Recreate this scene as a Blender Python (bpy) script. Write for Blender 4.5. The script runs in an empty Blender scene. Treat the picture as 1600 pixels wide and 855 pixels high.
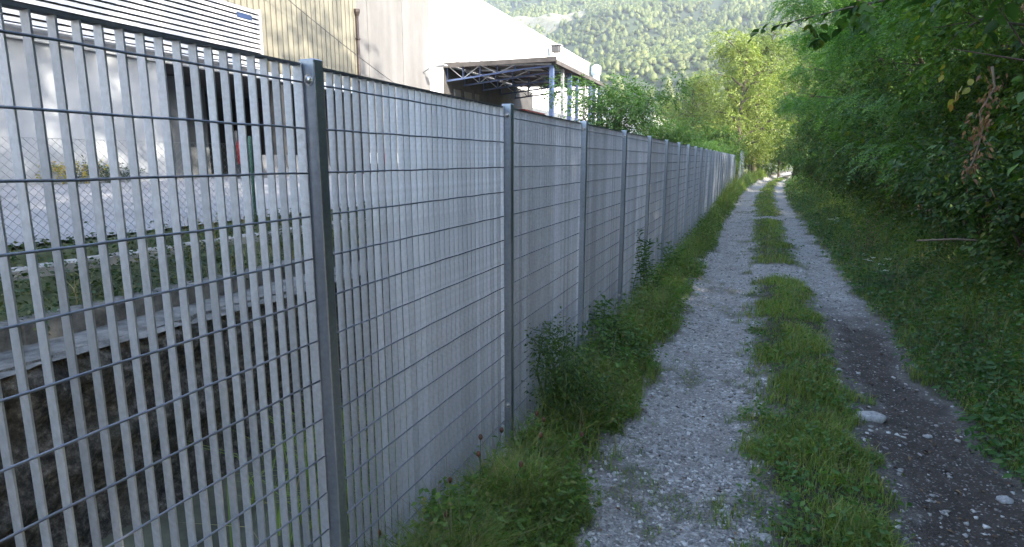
import bpy, math, random
import numpy as np
R = math.radians
rng = np.random.default_rng(7)
random.seed(7)
sc = bpy.context.scene
C = sc.collection

# ------------------------------------------------------------------ camera
cam_d = bpy.data.cameras.new('camera'); cam = bpy.data.objects.new('camera', cam_d); C.objects.link(cam)
cam_d.sensor_width = 36.0; cam_d.lens = 960/1600*36
cam_d.clip_start = 0.05; cam_d.clip_end = 5000
cam.location = (0, 0, 1.693)
cam.rotation_euler = (R(90-10.478), 0, R(21.37))
sc.camera = cam

# ------------------------------------------------------------------ world, sun, exposure
SUN_EL, SUN_AZ = 29.0, 112.0            # azimuth clockwise from +Y (path direction)
w = bpy.data.worlds.new('World'); sc.world = w; w.use_nodes = True
nt = w.node_tree
bg = nt.nodes['Background']
sky = nt.nodes.new('ShaderNodeTexSky'); sky.sky_type = 'NISHITA'; sky.sun_disc = False
sky.sun_elevation = R(SUN_EL); sky.sun_rotation = R(SUN_AZ); sky.air_density = 1.0; sky.dust_density = 1.6; sky.ozone_density = 1.0
nt.links.new(sky.outputs[0], bg.inputs[0]); bg.inputs[1].default_value = 0.15
sd = bpy.data.lights.new('sun', 'SUN'); sd.energy = 2.2; sd.angle = R(0.55); sd.color = (1.0, 0.93, 0.80)
sun = bpy.data.objects.new('sun', sd); C.objects.link(sun)
sun.rotation_euler = (R(90-SUN_EL), 0, R(180-SUN_AZ))
sun.location = (60, -8, 45)
vs = sc.view_settings
vs.view_transform = 'Standard'; vs.look = 'None'; vs.gamma = 1; vs.use_curve_mapping = False
vs.exposure = 2.58
cy = sc.cycles
cy.use_denoising = True
try: cy.denoising_prefilter = 'ACCURATE'
except Exception: pass
try: cy.denoiser = 'OPENIMAGEDENOISE'
except Exception: pass
cy.max_bounces = 5; cy.diffuse_bounces = 2; cy.glossy_bounces = 2; cy.transmission_bounces = 4
cy.transparent_max_bounces = 4; cy.volume_bounces = 0
cy.sample_clamp_indirect = 6.0
cy.caustics_reflective = False; cy.caustics_refractive = False

# ------------------------------------------------------------------ materials
def newmat(name):
    m = bpy.data.materials.new(name); m.use_nodes = True
    t = m.node_tree; b = t.nodes['Principled BSDF']
    return m, t, b
def node(t, ty, **kw):
    n = t.nodes.new(ty)
    for k, v in kw.items():
        if k in n.inputs: n.inputs[k].default_value = v
        else: setattr(n, k, v)
    return n
def coords(t, kind='Object'):
    return t.nodes.new('ShaderNodeTexCoord').outputs[kind]
def noise(t, vec, scale, detail=4, rough=.6, mapping=None):
    if mapping:
        mp = node(t, 'ShaderNodeMapping'); mp.inputs['Scale'].default_value = mapping
        t.links.new(vec, mp.inputs['Vector']); vec = mp.outputs[0]
    n = node(t, 'ShaderNodeTexNoise', Scale=scale, Detail=detail, Roughness=rough)
    t.links.new(vec, n.inputs['Vector']); return n.outputs['Fac']
def ramp(t, fac, stops):
    r = t.nodes.new('ShaderNodeValToRGB'); e = r.color_ramp.elements
    while len(e) < len(stops): e.new(.5)
    for el, (p, c) in zip(e, stops):
        el.position = p; el.color = tuple(c)+(1,) if len(c) == 3 else c
    t.links.new(fac, r.inputs[0]); return r.outputs[0]
def mixc(t, fac, a, b, mode='MIX'):
    m = t.nodes.new('ShaderNodeMix'); m.data_type = 'RGBA'; m.blend_type = mode
    for s, v in ((m.inputs[0], fac), (m.inputs[6], a), (m.inputs[7], b)):
        if hasattr(v, 'links'): t.links.new(v, s)
        elif isinstance(v, (tuple, list)): s.default_value = tuple(v)+(1,) if len(v) == 3 else v
        else: s.default_value = v
    return m.outputs[2]
def bump(t, b, h, strength=.3, dist=.01):
    n = node(t, 'ShaderNodeBump', Strength=strength, Distance=dist)
    t.links.new(h, n.inputs['Height']); t.links.new(n.outputs[0], b.inputs['Normal'])
def g(v): return (v, v, v)

def simple(name, col, rough=.6, metal=0., var=.15, scale=6., bstr=.15, mapping=None):
    m, t, b = newmat(name)
    v = coords(t)
    n = noise(t, v, scale, 5, .65, mapping)
    lo = tuple(c*(1-var*1.4) for c in col); hi = tuple(min(1, c*(1+var)) for c in col)
    t.links.new(ramp(t, n, [(.3, lo), (.7, hi)]), b.inputs['Base Color'])
    b.inputs['Roughness'].default_value = rough; b.inputs['Metallic'].default_value = metal
    if bstr: bump(t, b, noise(t, v, scale*8, 3), bstr, .004)
    return m

# galvanised steel with spangle and streaks
def galv(name, col, rough, metal=.6):
    m, t, b = newmat(name); v = coords(t)
    geo = t.nodes.new('ShaderNodeNewGeometry')
    oi = t.nodes.new('ShaderNodeObjectInfo')
    n1 = noise(t, v, 60, 3, .6); n2 = noise(t, v, 4, 5, .7, (1, 1, .12))
    n3 = noise(t, v, 9, 4, .7)
    c1 = ramp(t, n1, [(.3, tuple(c*.88 for c in col)), (.7, tuple(c*1.1 for c in col))])
    c2 = ramp(t, n2, [(.25, g(.72)), (.75, g(1.15))])
    c = mixc(t, 1., c1, c2, 'MULTIPLY')
    c = mixc(t, 1., c, ramp(t, oi.outputs['Random'], [(0, g(.80)), (1, g(1.12))]), 'MULTIPLY')
    c = mixc(t, 1., c, ramp(t, geo.outputs['Random Per Island'], [(0, g(.80)), (1, g(1.10))]), 'MULTIPLY')
    # small dull oxide spots
    c = mixc(t, ramp(t, n3, [(.66, g(0)), (.74, g(.5))]), c, (.30, .30, .31))
    sx = t.nodes.new('ShaderNodeSeparateXYZ'); t.links.new(v, sx.inputs[0])
    ma = t.nodes.new('ShaderNodeMath'); ma.operation = 'SUBTRACT'; t.links.new(n3, ma.inputs[0]); t.links.new(sx.outputs[2], ma.inputs[1])
    c = mixc(t, ramp(t, ma.outputs[0], [(.25, g(0)), (.55, g(.55))]), c, (.16, .135, .105))
    t.links.new(c, b.inputs['Base Color'])
    b.inputs['Metallic'].default_value = metal
    t.links.new(ramp(t, n2, [(.2, g(rough-.1)), (.8, g(rough+.12))]), b.inputs['Roughness'])
    bump(t, b, n1, .08, .001)
    return m
M = {}
M['galv'] = galv('galvanised_steel', (.56, .59, .66), .48)
M['wire'] = galv('dark_wire_steel', (.26, .29, .36), .5)
M['rail'] = galv('backlit_rail_steel', (.19, .205, .24), .55)  # darker steel, partly carrying the rail's backlit look in its colour
M['post'] = galv('post_steel', (.38, .425, .50), .42, .8)
M['bolt'] = simple('bolt_steel', (.55, .55, .55), .3, .9, .1, 30, 0)
M['kerbcon'] = simple('kerb_concrete', (.42, .40, .38), .85, 0, .3, 9, .4)
M['asphalt'] = simple('yard_asphalt', (.27, .265, .27), .9, 0, .12, 1.2, .12)
M['dirtconc'] = simple('ledge_concrete', (.15, .145, .135), .95, 0, .5, 9, .8)
M['whitewall'] = simple('white_render', (.74, .73, .71), .8, 0, .05, 1.5, .05)
M['greywall'] = simple('pale_grey_render', (.33, .34, .355), .8, 0, .10, .8, .05)
M['bluesteel'] = simple('blue_painted_steel', (.085, .125, .25), .5, .1, .2, 6, 0)
M['whitesteel'] = simple('white_painted_steel', (.42, .435, .46), .5, .1, .1, 6, 0)
M['roofsheet'] = simple('canopy_sheet', (.09, .08, .075), .8, 0, .3, 2, .1)
M['red'] = simple('red_paint', (.24, .014, .014), .45, 0, .15, 3, 0)
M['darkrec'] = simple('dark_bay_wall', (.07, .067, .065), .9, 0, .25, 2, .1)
M['midrec'] = simple('grey_bay_door', (.13, .14, .15), .7, 0, .15, 2, .05)
M['louver'] = simple('louvre_metal', (.72, .71, .71), .4, .25, .05, 4, 0)
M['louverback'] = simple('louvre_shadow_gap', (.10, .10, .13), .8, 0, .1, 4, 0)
M['sill'] = simple('white_sill', (.75, .74, .73), .6, 0, .06, 4, 0)
M['pipe'] = simple('brown_downpipe', (.06, .045, .04), .6, .2, .2, 6, 0)
M['cable'] = simple('dark_cable', (.06, .06, .065), .7, 0, .1, 6, 0)
M['greenpost'] = simple('green_plastic_coat', (.05, .13, .09), .5, 0, .15, 6, 0)
M['chain'] = simple('chain_wire', (.25, .28, .29), .5, .3, .15, 20, 0)
M['blue_sign'] = simple('blue_plate', (.025, .045, .11), .4, 0, .1, 6, 0)
M['black'] = simple('black_rubber', (.02, .02, .02), .6, 0, .1, 6, 0)
M['glass'] = simple('grey_vent_face', (.2, .205, .215), .4, 0, .1, 6, 0)
M['hazecap'] = simple('white_flue_metal', (.72, .73, .75), .5, .1, .05, 4, 0)

def beige():
    m, t, b = newmat('beige_cladding'); v = coords(t)
    n = noise(t, v, 1.2, 4, .6, (1, 1, .15)); n2 = noise(t, v, 7, 4)
    c = ramp(t, n, [(.3, (.19, .175, .132)), (.7, (.245, .228, .172))])
    c = mixc(t, .25, c, ramp(t, n2, [(.3, (.15, .136, .104)), (.7, (.255, .238, .185))]))
    t.links.new(c, b.inputs['Base Color']); b.inputs['Roughness'].default_value = .6
    return m
M['beige'] = beige()
def precast():
    m, t, b = newmat('precast_concrete'); v = coords(t)
    n = noise(t, v, .7, 5, .7, (1, 1, .5)); n2 = noise(t, v, 2.2, 4, .6, (1, 1, .08)); n3 = noise(t, v, 25, 3)
    c = ramp(t, n, [(.3, (.145, .14, .135)), (.7, (.205, .20, .197))])
    c = mixc(t, 1., c, ramp(t, n2, [(.3, g(.82)), (.65, g(1.05))]), 'MULTIPLY')
    t.links.new(c, b.inputs['Base Color']); b.inputs['Roughness'].default_value = .9
    bump(t, b, n3, .2, .004)
    return m
M['precast'] = precast()
def stonewall():
    m, t, b = newmat('mossy_stone'); v = coords(t)
    n = noise(t, v, 3.0, 8, .72); n2 = noise(t, v, 20, 7, .75); n3 = noise(t, v, 2.2, 4, .6, (1, 1, .4))
    c = ramp(t, n2, [(.36, (.012, .011, .010)), (.47, (.06, .053, .046)), (.56, (.15, .135, .118)), (.68, (.32, .30, .27))])
    c = mixc(t, ramp(t, n3, [(.5, g(0)), (.75, g(.4))]), c, ramp(t, n, [(.35, (.075, .062, .042)), (.7, (.17, .155, .12))]))
    c = mixc(t, ramp(t, n, [(.5, g(0)), (.68, g(.55))]), c, (.035, .042, .024))
    t.links.new(c, b.inputs['Base Color']); b.inputs['Roughness'].default_value = .95
    bump(t, b, n2, 1., .035)
    return m
M['stonewall'] = stonewall()

def ground_mat():
    m, t, b = newmat('track_ground'); v = coords(t)
    a = t.nodes.new('ShaderNodeAttribute'); a.attribute_name = 'gravel'
    s = t.nodes.new('ShaderNodeAttribute'); s.attribute_name = 'soil'
    vo = node(t, 'ShaderNodeTexVoronoi', Scale=105.); t.links.new(v, vo.inputs['Vector'])
    vo2 = node(t, 'ShaderNodeTexVoronoi', Scale=32.); t.links.new(v, vo2.inputs['Vector'])
    sep = t.nodes.new('ShaderNodeSeparateColor'); t.links.new(vo.outputs['Color'], sep.inputs[0])
    sep2 = t.nodes.new('ShaderNodeSeparateColor'); t.links.new(vo2.outputs['Color'], sep2.inputs[0])
    n = noise(t, v, 2.3, 6, .7); nf = noise(t, v, 180, 2)
    grav = ramp(t, sep.outputs[0], [(0, (.20, .19, .177)), (.5, (.31, .298, .282)), (.85, (.40, .387, .37)), (1, (.56, .545, .525))])
    grav = mixc(t, ramp(t, sep2.outputs[1], [(.82, g(0)), (.9, g(.8))]), grav, (.52, .51, .50))
    grav = mixc(t, ramp(t, n, [(.35, g(.6)), (.65, g(0))]), grav, (.20, .18, .165))
    soil = ramp(t, noise(t, v, 9, 6, .7), [(.3, (.032, .024, .019)), (.7, (.078, .062, .050))])
    soil = mixc(t, ramp(t, sep.outputs[1], [(.90, g(0)), (.97, g(.7))]), soil, (.30, .28, .26))
    turf = ramp(t, noise(t, v, 12, 5, .7), [(.3, (.028, .026, .014)), (.7, (.07, .065, .035))])
    c = mixc(t, a.outputs['Fac'], turf, grav)
    c = mixc(t, s.outputs['Fac'], c, soil)
    t.links.new(c, b.inputs['Base Color']); b.inputs['Roughness'].default_value = .95
    inv = ramp(t, vo.outputs['Distance'], [(0, g(1)), (.7, g(0))])
    bump(t, b, mixc(t, .35, inv, nf), 1., .011)
    return m
M['ground'] = ground_mat()
M['terrain'] = simple('rough_meadow', (.075, .085, .035), .95, 0, .4, .35, .3)
M['ditch'] = simple('ditch_mud', (.075, .075, .05), .9, 0, .5, 4, .6)

def hillmat():
    m, t, b = newmat('hill_undergrowth'); v = coords(t)
    n = noise(t, v, .05, 8, .7)
    c = ramp(t, n, [(.3, (.02, .033, .014)), (.7, (.05, .07, .028))])
    t.links.new(c, b.inputs['Base Color']); b.inputs['Roughness'].default_value = .95
    return m
M['hill'] = hillmat()
def rockmat():
    m, t, b = newmat('pale_limestone'); v = coords(t)
    n = noise(t, v, .12, 8, .75)
    t.links.new(ramp(t, n, [(.3, (.10, .11, .055)), (.5, (.19, .18, .12)), (.7, (.32, .30, .245))]), b.inputs['Base Color'])
    b.inputs['Roughness'].default_value = .95; bump(t, b, noise(t, v, .4, 6), .6, 1.)
    return m
M['rock'] = rockmat()

def leafmat(name, stops, transl=.35, rough=.5, spec=.35, patch=.9):
    """foliage: colour differs from leaf to leaf, some light passes through"""
    m, t, b = newmat(name)
    geo = t.nodes.new('ShaderNodeNewGeometry')
    c = ramp(t, geo.outputs['Random Per Island'], stops)
    n = noise(t, coords(t), patch, 4, .6)
    c = mixc(t, 1., c, ramp(t, n, [(.3, g(.66)), (.7, g(1.28))]), 'MULTIPLY')
    oi = t.nodes.new('ShaderNodeObjectInfo')
    c = mixc(t, 1., c, ramp(t, oi.outputs['Random'], [(0, (.72, .80, .85)), (.5, (1., 1., 1.)), (1, (1.3, 1.18, .95))]), 'MULTIPLY')
    t.links.new(c, b.inputs['Base Color'])
    b.inputs['Roughness'].default_value = rough
    b.inputs['Specular IOR Level'].default_value = spec
    tr = t.nodes.new('ShaderNodeBsdfTranslucent')
    t.links.new(mixc(t, 1., c, (1.25, 1.35, .55), 'MULTIPLY'), tr.inputs['Color'])
    mx = t.nodes.new('ShaderNodeMixShader'); mx.inputs[0].default_value = transl
    out = t.nodes['Material Output']
    t.links.new(b.outputs[0], mx.inputs[1]); t.links.new(tr.outputs[0], mx.inputs[2]); t.links.new(mx.outputs[0], out.inputs[0])
    return m
M['leaf_hazel'] = leafmat('hazel_leaf', [(0, (.030, .072, .017)), (.5, (.060, .132, .024)), (.9, (.11, .20, .034)), (1, (.19, .20, .03))])
M['leaf_locust'] = leafmat('locust_leaf', [(0, (.050, .125, .028)), (.5, (.085, .195, .036)), (1, (.13, .26, .045))], .45)
M['leaf_bramble'] = leafmat('bramble_leaf', [(0, (.028, .068, .018)), (.6, (.060, .122, .026)), (.93, (.11, .18, .035)), (1, (.17, .15, .03))], .35)
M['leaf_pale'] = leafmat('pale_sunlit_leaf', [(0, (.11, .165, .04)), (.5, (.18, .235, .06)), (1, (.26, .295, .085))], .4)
M['leaf_fresh'] = leafmat('fresh_green_leaf', [(0, (.06, .13, .03)), (.5, (.085, .17, .04)), (1, (.13, .22, .055))], .45)
M['leaf_herb'] = leafmat('herb_leaf', [(0, (.06, .13, .034)), (.6, (.095, .195, .048)), (.94, (.14, .23, .06)), (1, (.20, .18, .07))], .4)
M['leaf_ivy'] = leafmat('ivy_leaf', [(0, (.028, .055, .022)), (.6, (.05, .09, .03)), (1, (.13, .13, .05))], .25)
M['grass'] = leafmat('grass_blade', [(0, (.10, .16, .03)), (.5, (.17, .265, .05)), (.82, (.24, .32, .07)), (.92, (.34, .30, .14)), (1, (.25, .19, .10))], .35)
M['grass_dry'] = leafmat('dry_grass_blade', [(0, (.10, .11, .04)), (.5, (.20, .18, .08)), (1, (.30, .25, .14))], .3)
M['dead'] = leafmat('dead_brown_leaf', [(0, (.13, .07, .045)), (.5, (.21, .115, .07)), (1, (.30, .18, .11))], .25)
M['yellow'] = leafmat('yellowing_leaf', [(0, (.30, .26, .04)), (.7, (.38, .33, .05)), (1, (.45, .22, .04))], .35)
M['petal'] = leafmat('white_petal', [(0, (.6, .6, .52)), (1, (.75, .75, .68))], .2)
M['flower_red'] = leafmat('dull_red_flower', [(0, (.09, .035, .025)), (.6, (.14, .06, .04)), (1, (.07, .03, .035))], .1)
M['forest'] = leafmat('forest_crown', [(0, (.075, .105, .035)), (.3, (.125, .16, .045)), (.7, (.185, .21, .06)), (1, (.25, .265, .085))], .3, patch=.018)
M['bark'] = simple('bark', (.10, .082, .062), .95, 0, .4, 14, .8, (1, 1, .25))
M['twig'] = simple('brown_twig', (.085, .055, .042), .9, 0, .3, 20, .3)
M['stem'] = simple('green_stem', (.06, .10, .035), .7, 0, .25, 20, 0)
M['drystick'] = simple('dry_stick', (.20, .15, .11), .9, 0, .25, 20, .2)
def pebblemat(name, stops):
    m, t, b = newmat(name); geo = t.nodes.new('ShaderNodeNewGeometry')
    c = ramp(t, geo.outputs['Random Per Island'], stops)
    c = mixc(t, 1., c, ramp(t, noise(t, coords(t), 60, 4), [(.3, g(.8)), (.7, g(1.15))]), 'MULTIPLY')
    t.links.new(c, b.inputs['Base Color']); b.inputs['Roughness'].default_value = .9
    return m
M['pebble'] = pebblemat('pebble_limestone', [(0, (.15, .142, .13)), (.45, (.29, .277, .262)), (.8, (.42, .405, .385)), (1, (.62, .605, .58))])
M['stone'] = simple('pale_stone', (.42, .41, .40), .9, 0, .35, 40, .9)
M['litter'] = pebblemat('leaf_litter', [(0, (.05, .03, .02)), (.6, (.12, .07, .04)), (1, (.22, .14, .08))])

# ------------------------------------------------------------------ mesh helpers
def mk(name, V, F, mat, parent=None, smooth=False):
    V = np.asarray(V, dtype=np.float32).reshape(-1, 3); me = bpy.data.meshes.new(name)
    if isinstance(F, np.ndarray):
        k = F.shape[1]; n = len(F)
        me.vertices.add(len(V)); me.vertices.foreach_set('co', V.ravel())
        me.loops.add(n*k); me.loops.foreach_set('vertex_index', F.astype(np.int32).ravel())
        me.polygons.add(n); me.polygons.foreach_set('loop_start', np.arange(0, n*k, k, dtype=np.int32))
        try: me.polygons.foreach_set('loop_total', np.full(n, k, dtype=np.int32))
        except Exception: pass
        me.update(calc_edges=True); me.validate()
    else:
        me.from_pydata([tuple(v) for v in V.tolist()], [], F); me.update()
    if smooth: me.polygons.foreach_set('use_smooth', np.ones(len(me.polygons), dtype=bool))
    if mat is not None: me.materials.append(M[mat] if isinstance(mat, str) else mat)
    o = bpy.data.objects.new(name, me); C.objects.link(o)
    if parent is not None: o.parent = parent
    return o
def empty(name, loc=(0, 0, 0), rz=0):
    o = bpy.data.objects.new(name, None); C.objects.link(o); o.empty_display_size = .2
    o.location = loc; o.rotation_euler = (0, 0, rz); return o
def tag(o, label, cat, group=None):
    o['label'] = label; o['category'] = cat
    if group: o['group'] = group
    return o
def struct(o): o['kind'] = 'structure'; return o
def stuff(o, label=None, cat=None):
    o['kind'] = 'stuff'
    if label: o['label'] = label; o['category'] = cat
    return o
def share(name, o, parent, loc=(0, 0, 0), rot=(0, 0, 0), scale=None):
    c = o.copy(); c.name = name; C.objects.link(c); c.parent = parent; c.location = loc; c.rotation_euler = rot
    if scale: c.scale = scale
    return c
def copy_tree(o, parent=None):
    c = o.copy(); C.objects.link(c); c.parent = parent
    for ch in list(o.children): copy_tree(ch, c)
    return c
class MB:
    """collects boxes, tubes and sheets into one mesh"""
    def __init__(s): s.v = []; s.f = []
    def add(s, V, F):
        o = len(s.v); s.v += [tuple(map(float, p)) for p in V]; s.f += [tuple(int(i)+o for i in q) for q in F]; return s
    def box(s, x0, x1, y0, y1, z0, z1, bev=0):
        if bev <= 0:
            V = [(x, y, z) for z in (z0, z1) for y in (y0, y1) for x in (x0, x1)]
            return s.add(V, [(0, 2, 3, 1), (4, 5, 7, 6), (0, 1, 5, 4), (2, 6, 7, 3), (0, 4, 6, 2), (1, 3, 7, 5)])
        b = bev; V = []; idx = {}
        for sx in (0, 1):
            for sy in (0, 1):
                for sz in (0, 1):
                    px, py, pz = (x0, x1)[sx], (y0, y1)[sy], (z0, z1)[sz]
                    ix, iy, iz = (b, -b)[sx], (b, -b)[sy], (b, -b)[sz]
                    for a, p in (('x', (px, py+iy, pz+iz)), ('y', (px+ix, py, pz+iz)), ('z', (px+ix, py+iy, pz))):
                        idx[sx, sy, sz, a] = len(V); V.append(p)
        F = []
        for q in (0, 1):
            F.append([idx[q, a, c, 'x'] for a, c in ((0, 0), (1, 0), (1, 1), (0, 1))][::(1 if q else -1)])
            F.append([idx[a, q, c, 'y'] for a, c in ((0, 0), (1, 0), (1, 1), (0, 1))][::(-1 if q else 1)])
            F.append([idx[a, c, q, 'z'] for a, c in ((0, 0), (1, 0), (1, 1), (0, 1))][::(1 if q else -1)])
        for a in (0, 1):
            for c in (0, 1):
                F.append([idx[a, c, 0, 'x'], idx[a, c, 1, 'x'], idx[a, c, 1, 'y'], idx[a, c, 0, 'y']])
                F.append([idx[a, 0, c, 'x'], idx[a, 1, c, 'x'], idx[a, 1, c, 'z'], idx[a, 0, c, 'z']])
                F.append([idx[0, a, c, 'y'], idx[1, a, c, 'y'], idx[1, a, c, 'z'], idx[0, a, c, 'z']])
        for a in (0, 1):
            for c in (0, 1):
                for d in (0, 1): F.append([idx[a, c, d, k] for k in 'xyz'])
        return s.add(V, F)
    def tube(s, pts, rad, sides=6, cap=True):
        V, F = tube(pts, rad, sides)
        n = len(pts)
        if cap: F = list(map(tuple, F))+[tuple(range(sides))[::-1], tuple(range((n-1)*sides, n*sides))]
        return s.add(V, F)
    def bar(s, a, b, wdt, sides=4): return s.tube([a, b], [wdt, wdt], sides)
    def build(s, name, mat, parent=None, smooth=False): return mk(name, s.v, s.f, mat, parent, smooth)
def tube(pts, rad, sides=6):
    P = np.asarray(pts, float); n = len(P); T = np.gradient(P, axis=0); T /= np.linalg.norm(T, axis=1)[:, None]+1e-9
    up = np.array([0, 0, 1.]) if abs(T[0, 2]) < .9 else np.array([1., 0, 0])
    V = []
    for i in range(n):
        a = np.cross(T[i], up); a /= np.linalg.norm(a)+1e-9; b = np.cross(a, T[i])
        for k in range(sides):
            th = 2*math.pi*(k+.5)/sides; V.append(P[i]+rad[i]*(math.cos(th)*a+math.sin(th)*b))
    F = []
    for i in range(n-1):
        for k in range(sides):
            k2 = (k+1) % sides; F.append((i*sides+k, i*sides+k2, (i+1)*sides+k2, (i+1)*sides+k))
    return np.array(V), F
def vnoise(x, y, s=1., seed=0):
    x = np.asarray(x, float)*s+seed*17.3; y = np.asarray(y, float)*s+seed*9.1
    xi = np.floor(x); yi = np.floor(y); fx = x-xi; fy = y-yi
    fx = fx*fx*(3-2*fx); fy = fy*fy*(3-2*fy)
    def h(a, b): q = np.sin(a*127.1+b*311.7+seed*74.7)*43758.5453; return q-np.floor(q)
    return (h(xi, yi)*(1-fx)+h(xi+1, yi)*fx)*(1-fy)+(h(xi, yi+1)*(1-fx)+h(xi+1, yi+1)*fx)*fy
def fbm(x, y, s=1., seed=0, o=4):
    t = 0; a = .5; tot = 0
    for i in range(o): t = t+a*vnoise(x, y, s*2**i, seed+i); tot += a; a *= .55
    return t/tot

# ------------------------------------------------------------------ terrain functions
FX = -1.223                                  # path-side face of the fence posts
FY0, FS, NB = 1.579, 1.5755, 26              # first post in view, spacing, bays
def shift(y): y = np.asarray(y, float); return .0011*np.clip(y-22, 0, None)**2
def smooth(a, b, v): t = np.clip((v-a)/(b-a), 0, 1); return t*t*(3-2*t)
def gz(x, y):
    """height of the track, verge and bank"""
    x = np.asarray(x, float); y = np.asarray(y, float); u = x-shift(y)
    z = .035*np.exp(-((u-.42)/.28)**2)-.03*np.exp(-((u+.32)/.3)**2)-.035*np.exp(-((u-1.05)/.26)**2)
    z = z+.05*np.exp(-((u+.92)/.16)**2)
    z = z+smooth(1.35, 2.6, u)*.28+smooth(2.4, 5.5, u)*.7
    z = z+.025*(fbm(x, y, 2.2, 3)-.5)+.012*(fbm(x, y, 9, 5, 2)-.5)
    z = z+.35*smooth(24, 60, y)*smooth(-.3, -1.0, u)*(x > -1.15)*.6
    return z
def masks(x, y):
    u = np.asarray(x, float)-shift(y); y = np.asarray(y, float)
    wob = (fbm(x, y, 1.7, 11)-.5)*.42+(fbm(x, y, 6, 12, 3)-.5)*.30
    e = .13
    left = smooth(-.72-e, -.72+e, u+wob)*smooth(.10+e, .10-e, u+wob*.9)
    wr = .54
    right = smooth(.76-e, .76+e, u+wob)*smooth(.76+wr+e+.12*smooth(6, 3, y), .76+wr-e+.12*smooth(6, 3, y), u+wob)
    cross = smooth(.5, .9, fbm(x*.3, y, 1.1, 21))*0+np.exp(-((y-10.0)/.8)**2)+np.exp(-((y-19.5)/.5)**2)*.8
    mid = smooth(.0, .1, u)*smooth(.85, .75, u)*smooth(.35, .6, cross+wob)
    gr = np.clip(left+right+mid, 0, 1)
    # thin weedy patches in the left rut
    gr = gr*(1-.6*smooth(.56, .72, .6*fbm(x, y*1.2, 2.2, 31)+.4*fbm(x, y, 11, 33, 3))*left)
    so = right*smooth(8.5, 6.6, y+wob*5)*smooth(.30, .5, .62-(fbm(x, y, 3, 41)-.5)*.5)
    return gr, so

# ------------------------------------------------------------------ ground
def grid_mesh(name, xs, ys, zf, mat):
    X, Y = np.meshgrid(xs, ys); Z = zf(X, Y)
    V = np.stack([X, Y, Z], -1).reshape(-1, 3)
    nx, ny = len(xs), len(ys)
    i = (np.arange(ny-1)[:, None]*nx+np.arange(nx-1)[None, :]).ravel()
    F = np.stack([i, i+1, i+nx+1, i+nx], 1)
    return mk(name, V, F, mat, None, True), V
ys = [-6.]
while ys[-1] < 95: ys.append(ys[-1]+max(.032, .012*abs(ys[-1])))
ys = np.array(ys)
xs = np.concatenate([np.arange(-1.21, 2.7, .032), np.arange(2.75, 4, .15), np.arange(4, 16, .6)])
track, TV = grid_mesh('path', xs, ys, gz, 'ground')
gr, so = masks(TV[:, 0], TV[:, 1])
for nme, arr in (('gravel', gr), ('soil', so)):
    at = track.data.attributes.new(nme, 'FLOAT', 'POINT'); at.data.foreach_set('value', arr.astype(np.float32))
struct(track)
# the big sheet: ditch bed level near the camera, valley floor out to the hills
def bz(x, y):
    z = np.full_like(x, -.75)
    z = np.where((x < -1.30) & (x > -3.35), -.62+.05*fbm(x, y, 2, 2), z)
    z = np.where(x < -13, .9, z); z = np.where(x > 15.9, .85, z)
    z = np.where(y > 94.5, .3, z)
    return z
bxs = np.unique(np.concatenate([np.linspace(-900, -60, 10), np.linspace(-60, -13, 6), [-13.05, -12.9, -8, -4], np.arange(-3.4, -1.25, .15), [0, 8, 15.8, 16], np.linspace(40, 900, 8)]))
bys = np.unique(np.concatenate([np.linspace(-300, -10, 6), np.arange(-8, 12, .3), np.linspace(12, 94, 20), [94.8], np.linspace(110, 1400, 12)]))
ground, _ = grid_mesh('ground', bxs, bys, bz, 'terrain'); struct(ground)
# ditch bed as its own sheet
dxs = np.arange(-3.36, -1.28, .08); dys = np.concatenate([np.arange(-5, 14, .1), np.linspace(14.2, 60, 60)])
ditch, _ = grid_mesh('ditch_bed', dxs, dys, lambda x, y: -.50+.10*(fbm(x, y, 1.5, 6)-.5)+.05*(fbm(x, y, 7, 7)-.5)+.16*smooth(-2.7, -3.25, x)*fbm(x, y, 1.1, 9), 'ditch'); struct(ditch)
# yard of the factory
yxs = np.concatenate([np.arange(-4.72, -8, -.25), np.arange(-8, -14, -.7), [-40.]])[::-1]
yys = np.concatenate([np.arange(-12, 20, .4), np.linspace(20.5, 94, 50)])
def yz(x, y): return 1.11+.14*smooth(-4.7, -12, x)+.012*(fbm(x, y, 1.2, 8)-.5)
yard, _ = grid_mesh('yard', yxs, yys, yz, 'asphalt'); struct(yard)

# ------------------------------------------------------------------ hill with forest
def hz(x, y):
    d = y+.10*x+(fbm(x, y, .006, 51)-.5)*130
    z = np.clip(d-240, 0, None)*.36*(1+.25*(fbm(x, y, .012, 52)-.5))
    z = np.where(z > 0, z, -3)
    # a spur on the right, dipping behind the near trees, and a higher crest further left
    return np.minimum(z, 420)+.5
hxs = np.arange(-560, 421, 14.); hys = np.arange(150, 1300, 14.)
hill, _ = grid_mesh('hill', hxs, hys, hz, 'hill'); struct(hill)

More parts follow.
